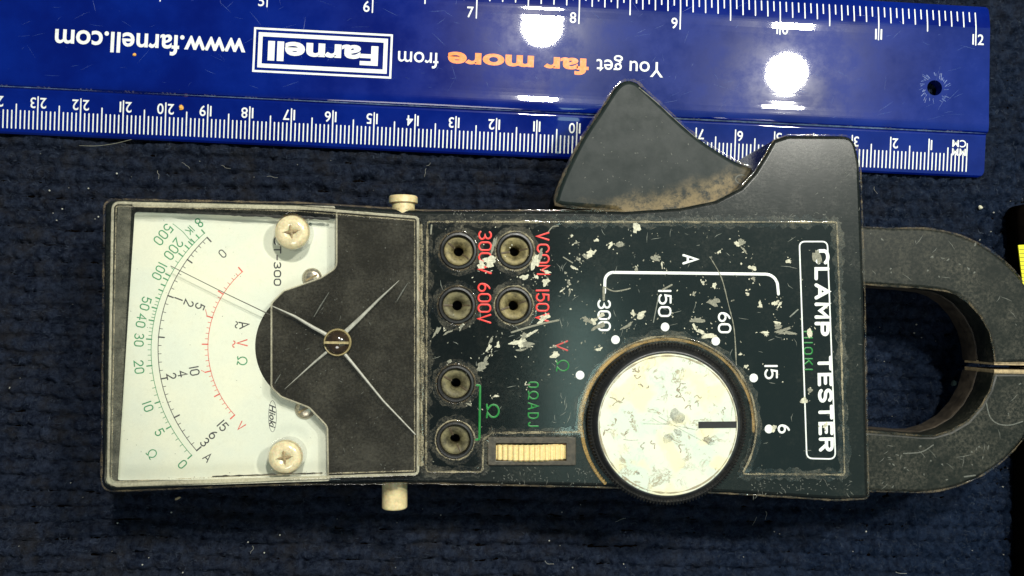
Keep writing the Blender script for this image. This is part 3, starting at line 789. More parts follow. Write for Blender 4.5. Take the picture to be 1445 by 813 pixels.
B = [(898, 322, 13, 8, 90), (875, 345, 14, 5, 0), (862, 346, 8, 5, 60), (833, 358, 14, 8, 15), (826, 362, 9, 4, -40), (925, 364, 13, 6, -20), (898, 380, 7, 3, 90), (934, 374, 8, 2, 90),
     (1046, 342, 10, 7, 60), (1040, 344, 7, 6, 0), (1050, 353, 10, 3, -50), (1014, 356, 6, 2, 50), (1062, 378, 8, 6, -40), (1063, 393, 6, 4, 0), (1113, 369, 6, 5, 0), (1007, 426, 18, 9, -5),
     (905, 444, 12, 7, 30), (893, 442, 6, 5, 60), (882, 462, 11, 3, 30), (888, 458, 12, 3, 35), (984, 452, 16, 6, 5), (980, 461, 10, 3, -70), (990, 469, 14, 4, -20), (1002, 474, 22, 5, 3), (829, 452, 12, 7, -35),
     (846, 460, 16, 6, 30), (838, 453, 9, 7, 0), (849, 445, 7, 5, 0), (845, 493, 8, 4, 20), (691, 367, 18, 8, 15), (679, 374, 10, 9, -30), (697, 345, 20, 4, 75), (690, 372, 8, 12, 0), (755, 370, 22, 10, 85), (762, 361, 13, 5, 70),
     (772, 384, 8, 4, 0), (770, 398, 9, 8, 30), (740, 391, 11, 5, 20), (757, 391, 6, 4, -40), (803, 399, 7, 3, -50), (804, 412, 9, 2.4, 80), (735, 483, 16, 9, 10), (742, 486, 22, 6, -10), (726, 484, 16, 4, 5), (738, 477, 14, 5, 60), (735, 494, 12, 3, 5),
     (749, 471, 16, 4, 35), (765, 452, 12, 6, 30), (770, 447, 10, 5, 0), (690, 491, 10, 4, 60), (693, 480, 9, 4, 65), (703, 487, 8, 4, 80), (680, 516, 16, 9, 20), (685, 509, 14, 4, 65), (677, 521, 8, 5, -30), (616, 468, 16, 4, 60), (632, 469, 10, 3.2, 25), (651, 461, 10, 4, 70),
     (634, 510, 5, 4, 0), (700, 559, 8, 2.4, 5), (662, 571, 9, 2, -30), (745, 543, 6, 2, 10), (782, 489, 5, 4, 0), (783, 501, 10, 7, 0), (1100, 430, 8, 3, 60), (1073, 430, 4, 9, 0), (1094, 428, 9, 6, 20), (1098, 461, 12, 5, 0), (1104, 466, 20, 4, 15), (1112, 470, 20, 4, 3), (1096, 455, 8, 3, 0),
     (1080, 470, 10, 4, 0), (1143, 470, 6, 14, 0), (1135, 565, 7, 9, -40), (1143, 551, 5, 5, 0), (1153, 362, 9, 20, 0), (1165, 600, 7, 5, 40), (1092, 605, 6, 8, 0), (1053, 517, 5, 4, 0), (1055, 415, 4, 4, 0), (992, 399, 5, 4, 0), (1008, 403, 5, 6, 0), (979, 414, 6, 3, 60), (1045, 500, 5, 2, 0),
     (807, 333, 3, 3, 0), (813, 343, 8, 2, 20), (842, 339, 5, 4, 0), (798, 385, 3, 3, 0), (793, 410, 6, 2, 30), (816, 366, 8, 3, -40), (810, 378, 10, 3, -35)]
for x, y, L, w, a in B:
    blob(ch if random.random() < .62 else cd, x, y, L * 1.15, w * 1.15, a, zc, .42, 18)
    for _ in range(4): blob(ch if random.random() < .4 else cd, x + random.gauss(0, L * .6), y + random.gauss(0, L * .6), random.uniform(1, 3), random.uniform(1, 2), random.uniform(0, 180), zc)
def in_panel(x, y): return 608 < x < 1183 and 318 < y < 664 and math.hypot(x - KP[0], y - KP[1]) > 130 and not (675 < x < 822 and y > 605) and all(math.hypot(x - a, y - b) > 28 for a, b in jacks_px)
for _ in range(200):
    x, y = random.gauss(900, 170), random.gauss(430, 75)
    if not in_panel(x, y): continue
    L = random.choice((1.0, 1.4, 2, 2.4, 3.2)); blob(random.choice((ch, cd, cd, cd)), x, y, L, L * random.uniform(.3, .8), random.uniform(0, 180), zc, n=8)
for _ in range(160):
    x, y = random.uniform(610, 1180), random.uniform(320, 662)
    if in_panel(x, y): blob(cd, x, y, random.uniform(.7, 2.0), random.uniform(.6, 1.2), random.uniform(0, 180), zc, n=7)
ch.obj('chipped_paint', M['chip'], panel, 30)['kind'] = 'stuff'; cd.obj('scuffed_paint', M['chip_dim'], panel, 30)['kind'] = 'stuff'
ss, sb = Acc(), Acc()
line_px(sb, smoothline([(1002, 363), (1018, 392), (1028, 430), (1036, 465), (1039, 515)], 6), 1.6, zc, .03, taper=[random.uniform(.4, 1.4) for _ in range(25)])
line_px(sb, [(722, 469), (745, 462), (768, 456), (788, 452)], 2.6, zc, .04)
line_px(sb, smoothline([(774, 327), (780, 320), (788, 319)]), 1.4, zc, .03)
line_px(sb, [(609, 318), (608, 330)], 2.2, zc, .04); line_px(sb, [(795, 363), (808, 371)], 1.6, zc)
line_px(sb, [(852, 406), (852, 423)], 3.4, zc); line_px(sb, smoothline([(853, 405), (866, 411), (882, 409), (889, 407)]), 1.8, zc)
line_px(sb, [(935, 409), (948, 402)], 2.4, zc); line_px(ss, [(929, 420), (922, 455)], 1.5, zc); line_px(ss, [(1115, 447), (1126, 437)], 1.8, zc)
for _ in range(120):
    x, y = random.uniform(620, 1180), random.uniform(322, 655)
    if not in_panel(x, y): continue
    a = random.uniform(0, math.pi); L = random.uniform(4, 16); b = random.uniform(-2, 2)
    q = [(x, y), (x + L / 2 * math.cos(a) + b, y + L / 2 * math.sin(a)), (x + L * math.cos(a), y + L * math.sin(a))]
    if in_panel(*q[-1]): line_px(ss, q, random.uniform(.5, .9), zc - .02, .01, taper=(.3, 1, .3))
ss.obj('fine_scratches', M['scratch'], panel)['kind'] = 'stuff'; sb.obj('long_scratches', M['chip_dim'], panel)['kind'] = 'stuff'

# six input sockets
for k, (c, ang) in enumerate(zip(jacks, (-38, 10, 0, 20, -32, -65))):
    col = mk('socket_collar', *lathe(c, [(20.8 * mj, ZP - 1.2), (21.0 * mj, ZP + .25), (22.5 * mj, ZP + .5), (25 * mj, ZP + .45), (26.6 * mj, ZP + .1), (26.8 * mj, ZP - .1)], 48, False), M['well'], meter)
    gd = Acc(); dusty = [(jacks_px[k][0] + 27.5 * math.cos(t), jacks_px[k][1] + 27.5 * math.sin(t)) for t in np.linspace(0, 2 * math.pi, 60, endpoint=False)]
    line_px(gd, dusty, 2.6, ZP + .02, .05, True, [random.uniform(.4, 1.5) for _ in dusty]); gw = Acc(); line_px(gw, [(jacks_px[k][0] + 31 * math.cos(t), jacks_px[k][1] + 31 * math.sin(t)) for t in np.linspace(0, 2 * math.pi, 48, endpoint=False)], 9, ZP + .012, .01, True, [random.uniform(.5, 1.3) for _ in range(48)]); gw.obj('dust_ring', M['dust_haze'], col)['kind'] = 'stuff'
    gd.obj('collar_dust', M['groove'] if k % 2 else M['groove_dim'], col)['kind'] = 'stuff'
    mk('brass_insert', *lathe(c, [(20.5 * mj, ZP - 1.6), (20.2 * mj, ZP - .55), (18.2 * mj, ZP - .45), (13 * mj, ZP - .75), (7.6 * mj, ZP - 1.3), (7.0 * mj, ZP - 1.6), (6.9 * mj, ZP - 9)], 48, False), M['brass' if k in (0, 1, 3) else 'brass_dark'], col)
    a = math.radians(ang); slit = Acc()
    for sg in (1, -1):
        r0, r1 = 8.0 * mj, 18.0 * mj
        p = [(c[0] + sg * r * math.cos(a), c[1] + sg * r * math.sin(a)) for r in (r0, (r0 + r1) / 2, r1)]
        v, f = ribbon(p, (2.4 if sg > 0 else 3.2) * mj, 0, h=.06)
        v = [(x, y, z + np.interp(math.hypot(x - c[0], y - c[1]) / mj, [7.6, 13, 18.2], [ZP - 1.3, ZP - .75, ZP - .45]) + .02) for x, y, z in v]
        slit.add((v, f))
    slit.obj('contact_slit', M['brown_slit'], col)
    mk('socket_bottom', *disc(c, 7.2 * mj, ZP - 9, .02), M['black'], col)

# zero-adjust thumbwheel in its framed slot
fo_, fi_ = rnd([(688, 617, 2), (813, 617, 2), (813, 657, 2), (688, 657, 2)]), whl_px
plate('thumbwheel_frame', [pxs(fo_, ZH + .8), pxs([(700, 626), (799, 626), (799, 650.5), (700, 650.5)], ZH + .8)], ZH - .4, ZH + .8, .2, M['wheel_frame'], meter)
wc = P(749, 638.5, ZH); Rw = 17.0; half = 11.6 * mj; zc0 = ZH + 1.6 - Rw
V = []; F = []; nt = 15; prof = []
amax = math.asin(8.2 / Rw)
for k in range(nt * 6 + 1):
    t = -amax + 2 * amax * k / (nt * 6); m = (k % 6)
    r = Rw + (.0, .26, .34, .34, .26, .0)[m] - .1
    prof.append((wc[0] + r * math.sin(t), zc0 + r * math.cos(t)))
for x, z in prof:
    V += [(x, wc[1] - half, z - .5), (x, wc[1] - half + .35, z), (x, wc[1] + half - .35, z), (x, wc[1] + half, z - .5)]
for i in range(len(prof) - 1):
    for k in range(3): F.append((i * 4 + k, i * 4 + k + 4, i * 4 + k + 5, i * 4 + k + 1))
mk('thumbwheel', V, F, M['wheel'], meter, 30)
mk('thumbwheel_slot_floor', *box(wc, 18, 6, ZH - 8, ZH - 7.5), M['black'], meter)

# range knob
mk_ = mmpx(943, 598, 31)
kn = mk('range_knob', *lathe(KC, [(103 * mk_, 18), (110 * mk_, 18.5), (112 * mk_, 29.0), (111 * mk_, 30.4), (108.5 * mk_, 30.8), (106.5 * mk_, 30.5), (104.5 * mk_, 30.9), (102 * mk_, 31.3), (99.5 * mk_, 31.5), (97.5 * mk_, 31.4), (96 * mk_, 31.0)], 120, True), M['well'], meter, 50)
kr = Acc()
for k in range(150):
    a = 2 * math.pi * k / 150; r0, r1 = 106.5 * mk_, 112.2 * mk_
    kr.add(ribbon([(KC[0] + r * math.cos(a), KC[1] + r * math.sin(a)) for r in (r0, r1)], .38, 30.45, h=.35))
kr.obj('knurling', M['well'], kn, 40)
dk = mk('knob_disc', *lathe(P(942.5, 599, 31.3), [(98.5 * mk_, 31.2), (98.2 * mk_, 31.55), (97.4 * mk_, 31.65), (60 * mk_, 31.68), (1 * mk_, 31.68)], 120, True), M['disc'], kn, 50)
mk('knob_pointer', *box(P(1012.5, 599.5, 31.7), 54 * mk_, 9.0 * mk_, 31.6, 31.78), M['black'], kn, 0)
ed = Acc(); line_px(ed, [(942.5 + 96.8 * math.cos(t), 599 + 96.8 * math.sin(t)) for t in np.linspace(0, 2 * math.pi, 90, endpoint=False)], 2.2, 31.66, .02, True, [random.uniform(.1, 1.5) for _ in range(90)])
ed.obj('disc_edge_grime', M['flake'], kn)['kind'] = 'stuff'
st, st2 = Acc(), Acc(); zd = 31.70
def squig(acc, x, y, L, n=5, w=1.6):
    p = [(x, y)]; a = random.uniform(0, 6.28)
    for _ in range(n): a += random.gauss(0, 1.3); p.append((p[-1][0] + L / n * math.cos(a), p[-1][1] + L / n * math.sin(a)))
    line_px(acc, smoothline(p, 4), w, zd, .01, taper=[random.uniform(.4, 1.3) for _ in range(len(smoothline(p, 4)))])
for x, y in ((898, 530), (904, 542), (915, 545), (957, 552), (962, 558), (966, 566), (975, 578), (985, 573), (888, 595), (886, 610), (865, 572), (878, 568), (909, 625), (920, 622), (966, 628), (1003, 622), (1000, 615), (868, 598), (860, 605), (902, 518), (990, 560), (955, 548), (894, 522), (1022, 575)):
    squig(st, x, y, random.uniform(10, 20))
for x0, y0, x1, y1 in ((908, 598, 980, 606), (930, 588, 990, 622), (880, 620, 900, 621), (920, 590, 945, 598), (1035, 560, 1030, 610)):
    line_px(st2, smoothline([(x0, y0), ((x0 + x1) / 2, (y0 + y1) / 2 + random.uniform(-3, 3)), (x1, y1)]), 1.1, zd, .01)
for x, y, L, w, a in ((956, 588, 22, 20, 80), (957, 610, 16, 7, -30), (1000, 622, 18, 9, -30), (942, 619, 14, 14, 0), (900, 668, 6, 4, 0)): blob(st2, x, y, L, w, a, zd, .2)
st.obj('flaked_marks', M['flake'], dk)['kind'] = 'stuff'; st2.obj('smudges', M['smudge'], dk)['kind'] = 'stuff'

# thumb lever (jaw opener)
tp = smoothline([(900, 116), (912, 127), (940, 153), (975, 185), (1010, 210), (1045, 230), (1076, 241)], 5)[:-1] + [(1082, 250), (1060, 275), (1010, 300), (930, 312), (880, 306)] + smoothline([(868, 297), (815, 293), (790, 290), (783, 284), (789, 262), (803, 230), (822, 193), (845, 158), (866, 126), (878, 115), (889, 112.5), (900, 116)], 5)[:-1]
plate('thumb_lever', [pxs(tp, 23)], 8, 23, 1.1, M['trigger'], meter, smooth=50)
lever = [o for o in meter.children if o.name.startswith('thumb_lever')][0]
te = Acc(); dusty_path(te, tp, 3.4, 22.75, .5); te.obj('worn_edge', M['groove_dim'], lever)['kind'] = 'stuff'
tf = Acc(); line_px(tf, smoothline([(902, 124), (925, 143), (950, 166), (985, 197)]), 1.4, 23.0, .01, taper=[random.uniform(.2, 1.3) for _ in range(19)])
line_px(tf, [(1046 + 8 * math.cos(t), 253 + 6 * math.sin(t)) for t in np.linspace(0, 5.4, 20)], 1.5, 23.0, .02)
for _ in range(70):
    x, y = random.gauss(930, 60), random.gauss(235, 35)
    if 230 < x + y - 640 < 560 and y > 135 + abs(x - 895) * .75 and y < 282 and x > 815 and x < 1030: blob(tf, x, y, random.uniform(.8, 3), random.uniform(.6, 1.4), random.uniform(0, 180), 23.01, .4, 7)
tf.obj('lever_scuffs', M['scuff_soft'], lever)['kind'] = 'stuff'
# jaws: two hooked halves meeting at a gap off to the right
def jaw_half(sign, z):
    cy = 511 if sign < 0 else 516
    R = 189; cx = 1293
    out = []
    if sign < 0:
        out += [(1180, 318), (1225, 320.5), (1260, 322)]
        out += [(cx + R * math.cos(t), 511 + R * math.sin(t)) for t in np.linspace(-math.pi / 2, -.0, 28)]
        out += [(1481, 512), (1404.5, 512), (1402, 490), (1396, 468), (1384, 446), (1367, 427), (1350, 416), (1334, 410.5), (1300, 406.5), (1225, 401.5), (1180, 400)]
    else:
        out += [(1180, 608), (1225, 609), (1265, 612), (1300, 615), (1318, 615), (1342, 608), (1366, 594), (1384, 574), (1397, 551), (1404, 526.5)]
        out += [(1480, 528)] + [(cx + 1 + 186 * math.cos(t), 509 + 186 * math.sin(t)) for t in np.linspace(.1, math.pi / 2, 26)] + [(1260, 694), (1225, 693), (1180, 692)]
    return out
for sg in (-1, 1):
    o = plate('jaw', [pxs(jaw_half(sg, 24), 24)], 17.2, 24, .7, M['jaw'], meter, smooth=50)
    V, F = plate_mesh([pxs(jaw_half(sg, 24), 24)], 11, 17.2, .5)
    mk('jaw_back_shell', V, F, M['shell'], o, 50)
up = [o for o in meter.children if o.name.startswith('jaw')]
q = P(1440, 518, 24)
mk('core_end', *box((P(1445, 513.2, 23.2)[0], P(1445, 513.2, 23.2)[1]), 14.5, .75, 12.2, 23.6, -.02), M['laminate'], up[0], 0)
mk('core_end', *box((P(1445, 524.8, 23.2)[0], P(1445, 524.8, 23.2)[1]), 14.5, .9, 12.2, 23.6, -.02), M['laminate'], up[1], 0)
js = Acc()
for _ in range(70):
    x, y = random.uniform(1228, 1445), random.choice((random.uniform(330, 398), random.uniform(618, 688)))
    if x > 1340 and random.random() < .7: t = random.uniform(-1.4, 1.4); x, y = 1293 + 150 * math.cos(t), 510 + 150 * math.sin(t)
    if y > 500 and y < 540 or x > 1440: continue
    if random.random() < .6: blob(js, x, y, random.uniform(1.5, 6), random.uniform(1, 3), random.uniform(0, 180), 24.01, .4, 9)
    else:
        a = random.uniform(0, 3.1); L = random.uniform(6, 18); line_px(js, [(x, y), (x + L * .5 * math.cos(a) + 1, y + L * .5 * math.sin(a)), (x + L * math.cos(a), y + L * math.sin(a))], .9, 24.01, .01, taper=(.3, 1, .3))
line_px(js, smoothline([(1392, 569), (1397, 588), (1408, 598), (1425, 600), (1443, 595)]), 1.6, 24.01, .02); line_px(js, smoothline([(1275, 640), (1300, 638), (1317, 628)]), 1.5, 24.01, .02)
line_px(js, [(1361, 673), (1376, 671)], 2.2, 24.01, .03)
js.obj('jaw_scuffs', M['scuff_soft'], up[0], 30)['kind'] = 'stuff'
for sg, o in zip((-1, 1), up[:2]):
    je = Acc(); dusty_path(je, jaw_half(sg, 24), 2.2, 23.85, .4); je.obj('worn_edge', M['groove_dim'], o)['kind'] = 'stuff'
hs = Acc()
for _ in range(330):
    x, y = random.choice(((random.uniform(1105, 1218), random.uniform(200, 690)), (random.uniform(620, 1200), random.uniform(299, 311)), (random.uniform(1060, 1210), random.uniform(673, 700)), (random.uniform(680, 860), random.uniform(660, 683))))
    if 1180 > x > 1060 and 312 < y < 672 or x < 1120 and y < 290 or x > 1182 + 0 and x < 1193 and y > 312: continue
    if random.random() < .75: blob(hs, x, y, random.uniform(.8, 3.5), random.uniform(.6, 1.5), random.uniform(0, 180), ZH + .01, .4, 7)
    else:
        a = random.uniform(0, 3.1); L = random.uniform(3, 8); line_px(hs, [(x, y), (x + L * .5 * math.cos(a) + .5, y + L * .5 * math.sin(a)), (x + L * math.cos(a), y + L * math.sin(a))], .8, ZH + .01, .01, taper=(.3, 1, .3))
hs.obj('housing_scuffs', M['scuff_soft'], [o for o in meter.children if o.name.startswith('housing')][0], 30)['kind'] = 'stuff'

# ---- dial
ZC = 28.35
card = plate('dial_card', [pxs(rnd([(189, 301, 5), (480, 309), (480, 676), (150, 682), (165, 677, 4)]) if 0 else rnd([(190, 299, 5), (480, 309), (480, 677), (166, 678, 3)]), ZC)], ZH - .1, ZC, .08, M['card'], meter)
zi = ZC + .01
bl, gn, rd, gy_ = Acc(), Acc(), Acc(), Acc()
def on(c, r, th): return (c[0] + r * math.cos(th), c[1] + r * math.sin(th))
def angs(c, pts): return [math.atan2(y - c[1], x - c[0]) % (2 * math.pi) for x, y in pts]
CB = (437.84, 493.0); RB = 214.8
ab = angs(CB, [(292.4, 335.3), (264, 366), (236.5, 417), (222, 475.5), (226.5, 535), (244.5, 590), (277.6, 636)])
line_px(bl, [on(CB, RB, t) for t in np.linspace(ab[0], ab[-1], 80)], 1.1, zi, .006)
for i in range(6):
    for k in range(5 + (i == 5)):
        t = ab[i] + (ab[i + 1] - ab[i]) * k / 5; mj_ = k in (0, 5)
        line_px(bl, [on(CB, RB, t), on(CB, RB - (8 if mj_ else 4.5), t)], 2.0 if mj_ else .9, zi, .008)
CG = (432.83, 494.7); RG = 219.6
gpt = [(288.4, 329), (280, 335), (274.4, 342.4), (271.5, 346), (266, 350.5), (258, 362), (240.5, 390), (236.8, 395.5), (233, 403.6), (230, 411), (225.7, 422), (221, 435.4), (217.6, 453), (214, 479), (214, 516), (225, 567), (241, 601.8), (270.7, 642.3)]
ag = angs(CG, gpt)
line_px(gn, [on(CG, RG, t) for t in np.linspace(ag[0], ag[-1], 80)], .9, zi, .006)
for t, L in zip(ag, (6, 6, 7, 7, 7, 7, 7, 7, 6, 6, 6, 7, 7, 7, 7, 7, 7, 7)):
    line_px(gn, [on(CG, RG, t), on(CG, RG + L, t)], 1.9, zi, .008)
for a, b, n in ((4, 5, 2), (5, 6, 3), (8, 9, 0), (9, 10, 2), (10, 11, 3), (11, 12, 4), (12, 13, 5), (13, 14, 5), (14, 15, 5), (15, 16, 5), (16, 17, 5)):
    for k in range(1, n):
        t = ag[a] + (ag[b] - ag[a]) * k / n; line_px(gn, [on(CG, RG, t), on(CG, RG + 4.5, t)], .9, zi, .006)
line_px(gn, [(270, 341), (258, 327), (248, 319), (244, 316)], .9, zi, .006)
CRd = (433.9, 489.9); RR = 140.5
ar = angs(CRd, [(342.3, 384), (315.5, 415.5), (300, 448.5), (293.6, 486), (297.3, 523.6), (309.8, 556), (331.2, 585.6)])
line_px(rd, [on(CRd, RR, t) for t in np.linspace(ar[0], ar[-1], 70)], 1.0, zi, .006)
for i in range(6):
    for k in range(5 + (i == 5)):
        t = ar[i] + (ar[i + 1] - ar[i]) * k / 5; mj_ = k in (0, 5)
        line_px(rd, [on(CRd, RR, t), on(CRd, RR + (8 if mj_ else 4.2), t)], 1.9 if mj_ else .9, zi, .008)
line_px(rd, [(292.5, 447), (290, 437)], .9, zi, .006); line_px(rd, [(290, 526), (284, 522.5)], .9, zi, .006)
def face(acc, s, x, y, cap=12.5, w=1.7, c=(437.8, 493), L=None, tr=.26, twist=0):
    ux, uy = c[0] - x, c[1] - y; ang = math.degrees(math.atan2(-ux, -uy)) ; # up=(ux,uy) ; reading dir=(-uy,ux)
    ang = math.degrees(math.atan2(-ux, -uy))
    stroke_text(acc, s, x, y, cap, w, ang + twist, zi, .008, L, tr)
face(gn, '8', 281, 314.5, 13, 1.7, twist=0); face(gn, '1K', 268, 325, 10, 1.3); face(gn, '500', 230.5, 331, 13.5, 1.7)
face(gn, '200', 245, 351.5, 13.5, 1.7); face(gn, '100', 224.8, 383, 12.5, 1.7, tr=.3); face(gn, '50', 205.4, 428.5, 12.5)
face(gn, '40', 199.3, 452.5, 12.5); face(gn, '30', 196.2, 479.7, 12.5); face(gn, '20', 196.2, 518, 12.5); face(gn, '10', 208.8, 573.8, 12.5, tr=.35)
face(gn, '5', 225, 610, 12.5); face(gn, 'w', 214.5, 640.5, 13, 1.5); face(gn, '0', 257.5, 655.3, 12.5)
face(bl, '0', 314, 358, 11.5, 1.5); face(bl, '1', 252, 422, 11, 1.9); face(bl, '2', 266.5, 428, 12.5, 1.8); face(bl, '5', 282, 432.5, 12.5, 1.8)
face(bl, '2', 242, 531, 12.5, 1.8); face(bl, '4', 257.5, 527.6, 12.5, 1.8); face(bl, '10', 274.4, 523.6, 12.5, 1.8)
face(bl, '15', 314.5, 601, 12.5, 1.8); face(bl, '6', 301, 613.6, 12.5, 1.8); face(bl, '3', 289, 624, 12.5, 1.8); face(bl, 'A', 293, 645.5, 12, 1.6)
stroke_text(bl, 'A', 344.5, 458.5, 13.5, 1.9, -82, zi, .008); stroke_text(bl, '~', 340, 457.5, 13, 1.5, -82, zi, .008)
stroke_text(rd, 'V', 341.6, 484, 14, 1.9, -88, zi, .008); stroke_text(rd, '~', 336.5, 485, 13, 1.5, -84, zi, .008)
stroke_text(gn, 'w', 341.8, 509.3, 13.5, 1.6, -94, zi, .008); face(rd, 'V', 340, 601.5, 12, 1.6)
stroke_text(bl, 'CT-300', 391.5, 369, 9.0, 1.9, -90, zi, .008, 67, .30, 1.25)
stroke_text(bl, '0', 454, 590, 8, 1.4, -90, zi, .008)
line_px(gy_, [(384.5 + 5.6 * math.cos(t), 587.5 + 22 * math.sin(t)) for t in np.linspace(0, 2 * math.pi, 40, endpoint=False)], .8, zi, .006, True)
for acc, nm, m in ((bl, 'black_scale_print', 'dial_black'), (gn, 'green_scale_print', 'dial_green'), (rd, 'red_scale_print', 'dial_red'), (gy_, 'logo_outline', 'dial_grey')):
    acc.obj(nm, M[m], card)
V, F = font_mesh('Hioki', .02, .35); V = V.copy()
a, b = V[:, 0].min(), V[:, 0].max()
pts = [P(380.2 + y_ / CH * 8.6, 570.5 + (x_ - a) / (b - a) * 34, zi) for x_, y_ in V[:, :2]]
mk('logo_lettering', [(p[0], p[1], zi + .01) for p in pts], F, M['dial_black'], card, 0)

# movement recess (dark round cut-out) and the smoked backing
mp = [(445 + 85 * math.cos(t), 489 + 85 * math.sin(t)) for t in np.linspace(math.pi * .72, math.pi * 1.28, 24)] + [(400, 430), (400, 548)]
plate('movement_opening', [pxs(mp, ZC + .06)], ZC - .05, ZC + .06, .02, M['mask'], meter)
mm_ = rnd([(475, 300), (475, 378, 16), (452, 393, 6), (400, 411, 10), (383, 428, 10), (383, 547, 12), (397, 560, 6), (436, 575, 14), (462, 602, 14), (463, 676), (588, 673, 6), (591, 640), (591, 340), (588, 304, 6)])
plate('smoked_backing', [pxs(mm_, 31.6)], ZC + .8, 31.6, .3, M['mask'], meter)
me_ = Acc(); line_px(me_, rnd([(475, 300), (475, 378, 16), (452, 393, 6), (400, 411, 10), (383, 428, 10), (383, 547, 12), (397, 560, 6), (436, 575, 14), (462, 602, 14), (463, 676), (700, 676), (700, 300)])[:-2], 2.6, 31.62, .35)
me_.obj('backing_edge', M['milky'], meter)

# needle just above the card
nd = Acc(); nd.add(ribbon(pxs([(241, 375.5), (322, 416), (412, 459)], ZC + 2.6), 1.15 * mj, ZC + 2.6, h=.12, taper=(.9, 1, 1.4)))
nd.add(ribbon(pxs([(343, 426), (412, 459.5)], ZC + 2.6), 2.2 * mj, ZC + 2.55, h=.1, taper=(.3, 1)))
nd.obj('needle', M['needle'], meter)
# card screws
for x, y, r in ((440, 392, 14), (430, 577.5, 14.5)):
    c = P(x, y, ZC + .6); k = mmpx(x, y, ZC)
    s_ = mk('card_screw', *lathe(c, [(r * k, ZC + .0), (r * k, ZC + .25), (r * .8 * k, ZC + .75), (r * .45 * k, ZC + .95), (.1, ZC + 1.0)], 32), M['steel'], meter, 60)
    mk('screw_slot', *box(c, r * 1.3 * k, .45, ZC + .85, ZC + 1.03, .5), M['nylon_recess'], s_, 0)
# clear window cover
ZW = 33.0
cp = rnd([(155, 281.5, 15), (420, 289), (594, 303, 11), (594, 673, 11), (400, 679), (148, 689, 16)])
scr_px = ((411.5, 327, 24.5), (402, 645.5, 24))
V, F = plate_mesh([pxs(cp, ZW)] + [circ(*P(x, y, ZW)[:2], (r + 1.5) * mmpx(x, y, ZW), 32) for x, y, r in scr_px], ZH + .05, ZW, .35)
V = np.array(V); keep = [f for f in F if not all(V[i][2] < ZH + 1.0 for i in f)]
cover = mk('window_cover', V, keep, M['clear'], meter, 40)
def inset(poly, d):
    P_ = [np.array(p, float) for p in poly]; c = sum(P_) / len(P_)
    out = []
    for i in range(len(P_)):
        a, b = P_[i - 2], P_[(i + 2) % len(P_)]; t = b - a; t /= np.linalg.norm(t); n = np.array((-t[1], t[0]))
        if np.dot(n, c - P_[i]) < 0: n = -n
        out.append(tuple(P_[i] + n * d))
    return out
rim = inset(cp, 4.2)
fl = Acc(); ln = [np.array(p) for p in rim]
dusty_path(fl, rim, 3.6, ZW - .55, .15, True, .12); fl.obj('cover_rim', M['milky'], cover)
lw = Acc(); line_px(lw, [(176, 292), (171, 400), (163, 560), (157, 676)], 19, ZW - 1.2, .02); lw.obj('side_wall_sheen', M['wall_sheen'], cover)  # dusty film strip; its grey also paints the cover wall's reflection
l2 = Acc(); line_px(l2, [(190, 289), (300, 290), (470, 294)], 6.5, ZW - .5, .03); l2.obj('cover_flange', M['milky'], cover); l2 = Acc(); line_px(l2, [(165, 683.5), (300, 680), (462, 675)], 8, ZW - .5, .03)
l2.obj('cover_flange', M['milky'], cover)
l3 = Acc(); dusty_path(l3, inset(cp, 9.0)[:], 1.6, ZW + .01, .3); dusty_path(l3, [(594, 318), (594, 660)], 7, ZW - .2, .3, False); l3.obj('cover_edge_grime', M['groove'], cover)['kind'] = 'stuff'
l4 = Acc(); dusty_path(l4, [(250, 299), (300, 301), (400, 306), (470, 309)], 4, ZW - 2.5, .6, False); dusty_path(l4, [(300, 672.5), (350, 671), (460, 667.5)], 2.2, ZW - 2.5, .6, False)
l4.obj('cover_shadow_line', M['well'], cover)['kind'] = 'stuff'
# moulded ridges running out from the pivot
rg = Acc()
for pts, w, tp_ in (([(462, 473), (440, 461), (415, 446), (384, 432)], 4.4, (1.2, 1.1, .8, .3)), ([(488, 468), (510, 447), (535, 422), (563, 396)], 5.2, (1.2, .9, .6, .15)),
                   ([(462, 496), (445, 510), (425, 528), (402, 549)], 3.6, (1.1, .8, .5, .15)), ([(486, 499), (505, 522), (540, 565), (586, 613)], 4.6, (1, .8, .6, .4))):
    line_px(rg, pts, w, ZW + .005, .22, taper=tp_)
rg.obj('moulded_ridge', M['ridge'], cover)
cs = Acc()
for x0, y0, x1, y1 in ((464, 413, 443, 447), (396, 528, 388, 541), (560, 425, 575, 400)): line_px(cs, [(x0, y0), ((x0 + x1) / 2 - 1, (y0 + y1) / 2 + 1), (x1, y1)], 1.8, ZW + .01, .02, taper=(.4, 1, .4))
for _ in range(80):
    x, y = random.uniform(395, 588), random.uniform(315, 668)
    if x < 470 and not 420 < y < 545: continue
    if random.random() < .7: blob(cs, x, y, random.uniform(.8, 2.2), random.uniform(.7, 1.4), random.uniform(0, 180), ZW + .01, .3, 7)
    else: a = random.uniform(0, 3.1); L = random.uniform(3, 9); line_px(cs, [(x, y), (x + L * .5 * math.cos(a) + .6, y + L * .5 * math.sin(a)), (x + L * math.cos(a), y + L * math.sin(a))], .7, ZW + .01, .01, taper=(.3, 1, .3))
for _ in range(60): blob(cs, random.uniform(160, 470), random.uniform(300, 675), random.uniform(.7, 1.6), 1, 0, ZW + .01, .3, 6)
cs.obj('window_scratches', M['scuff_soft'], cover, 30)['kind'] = 'stuff'
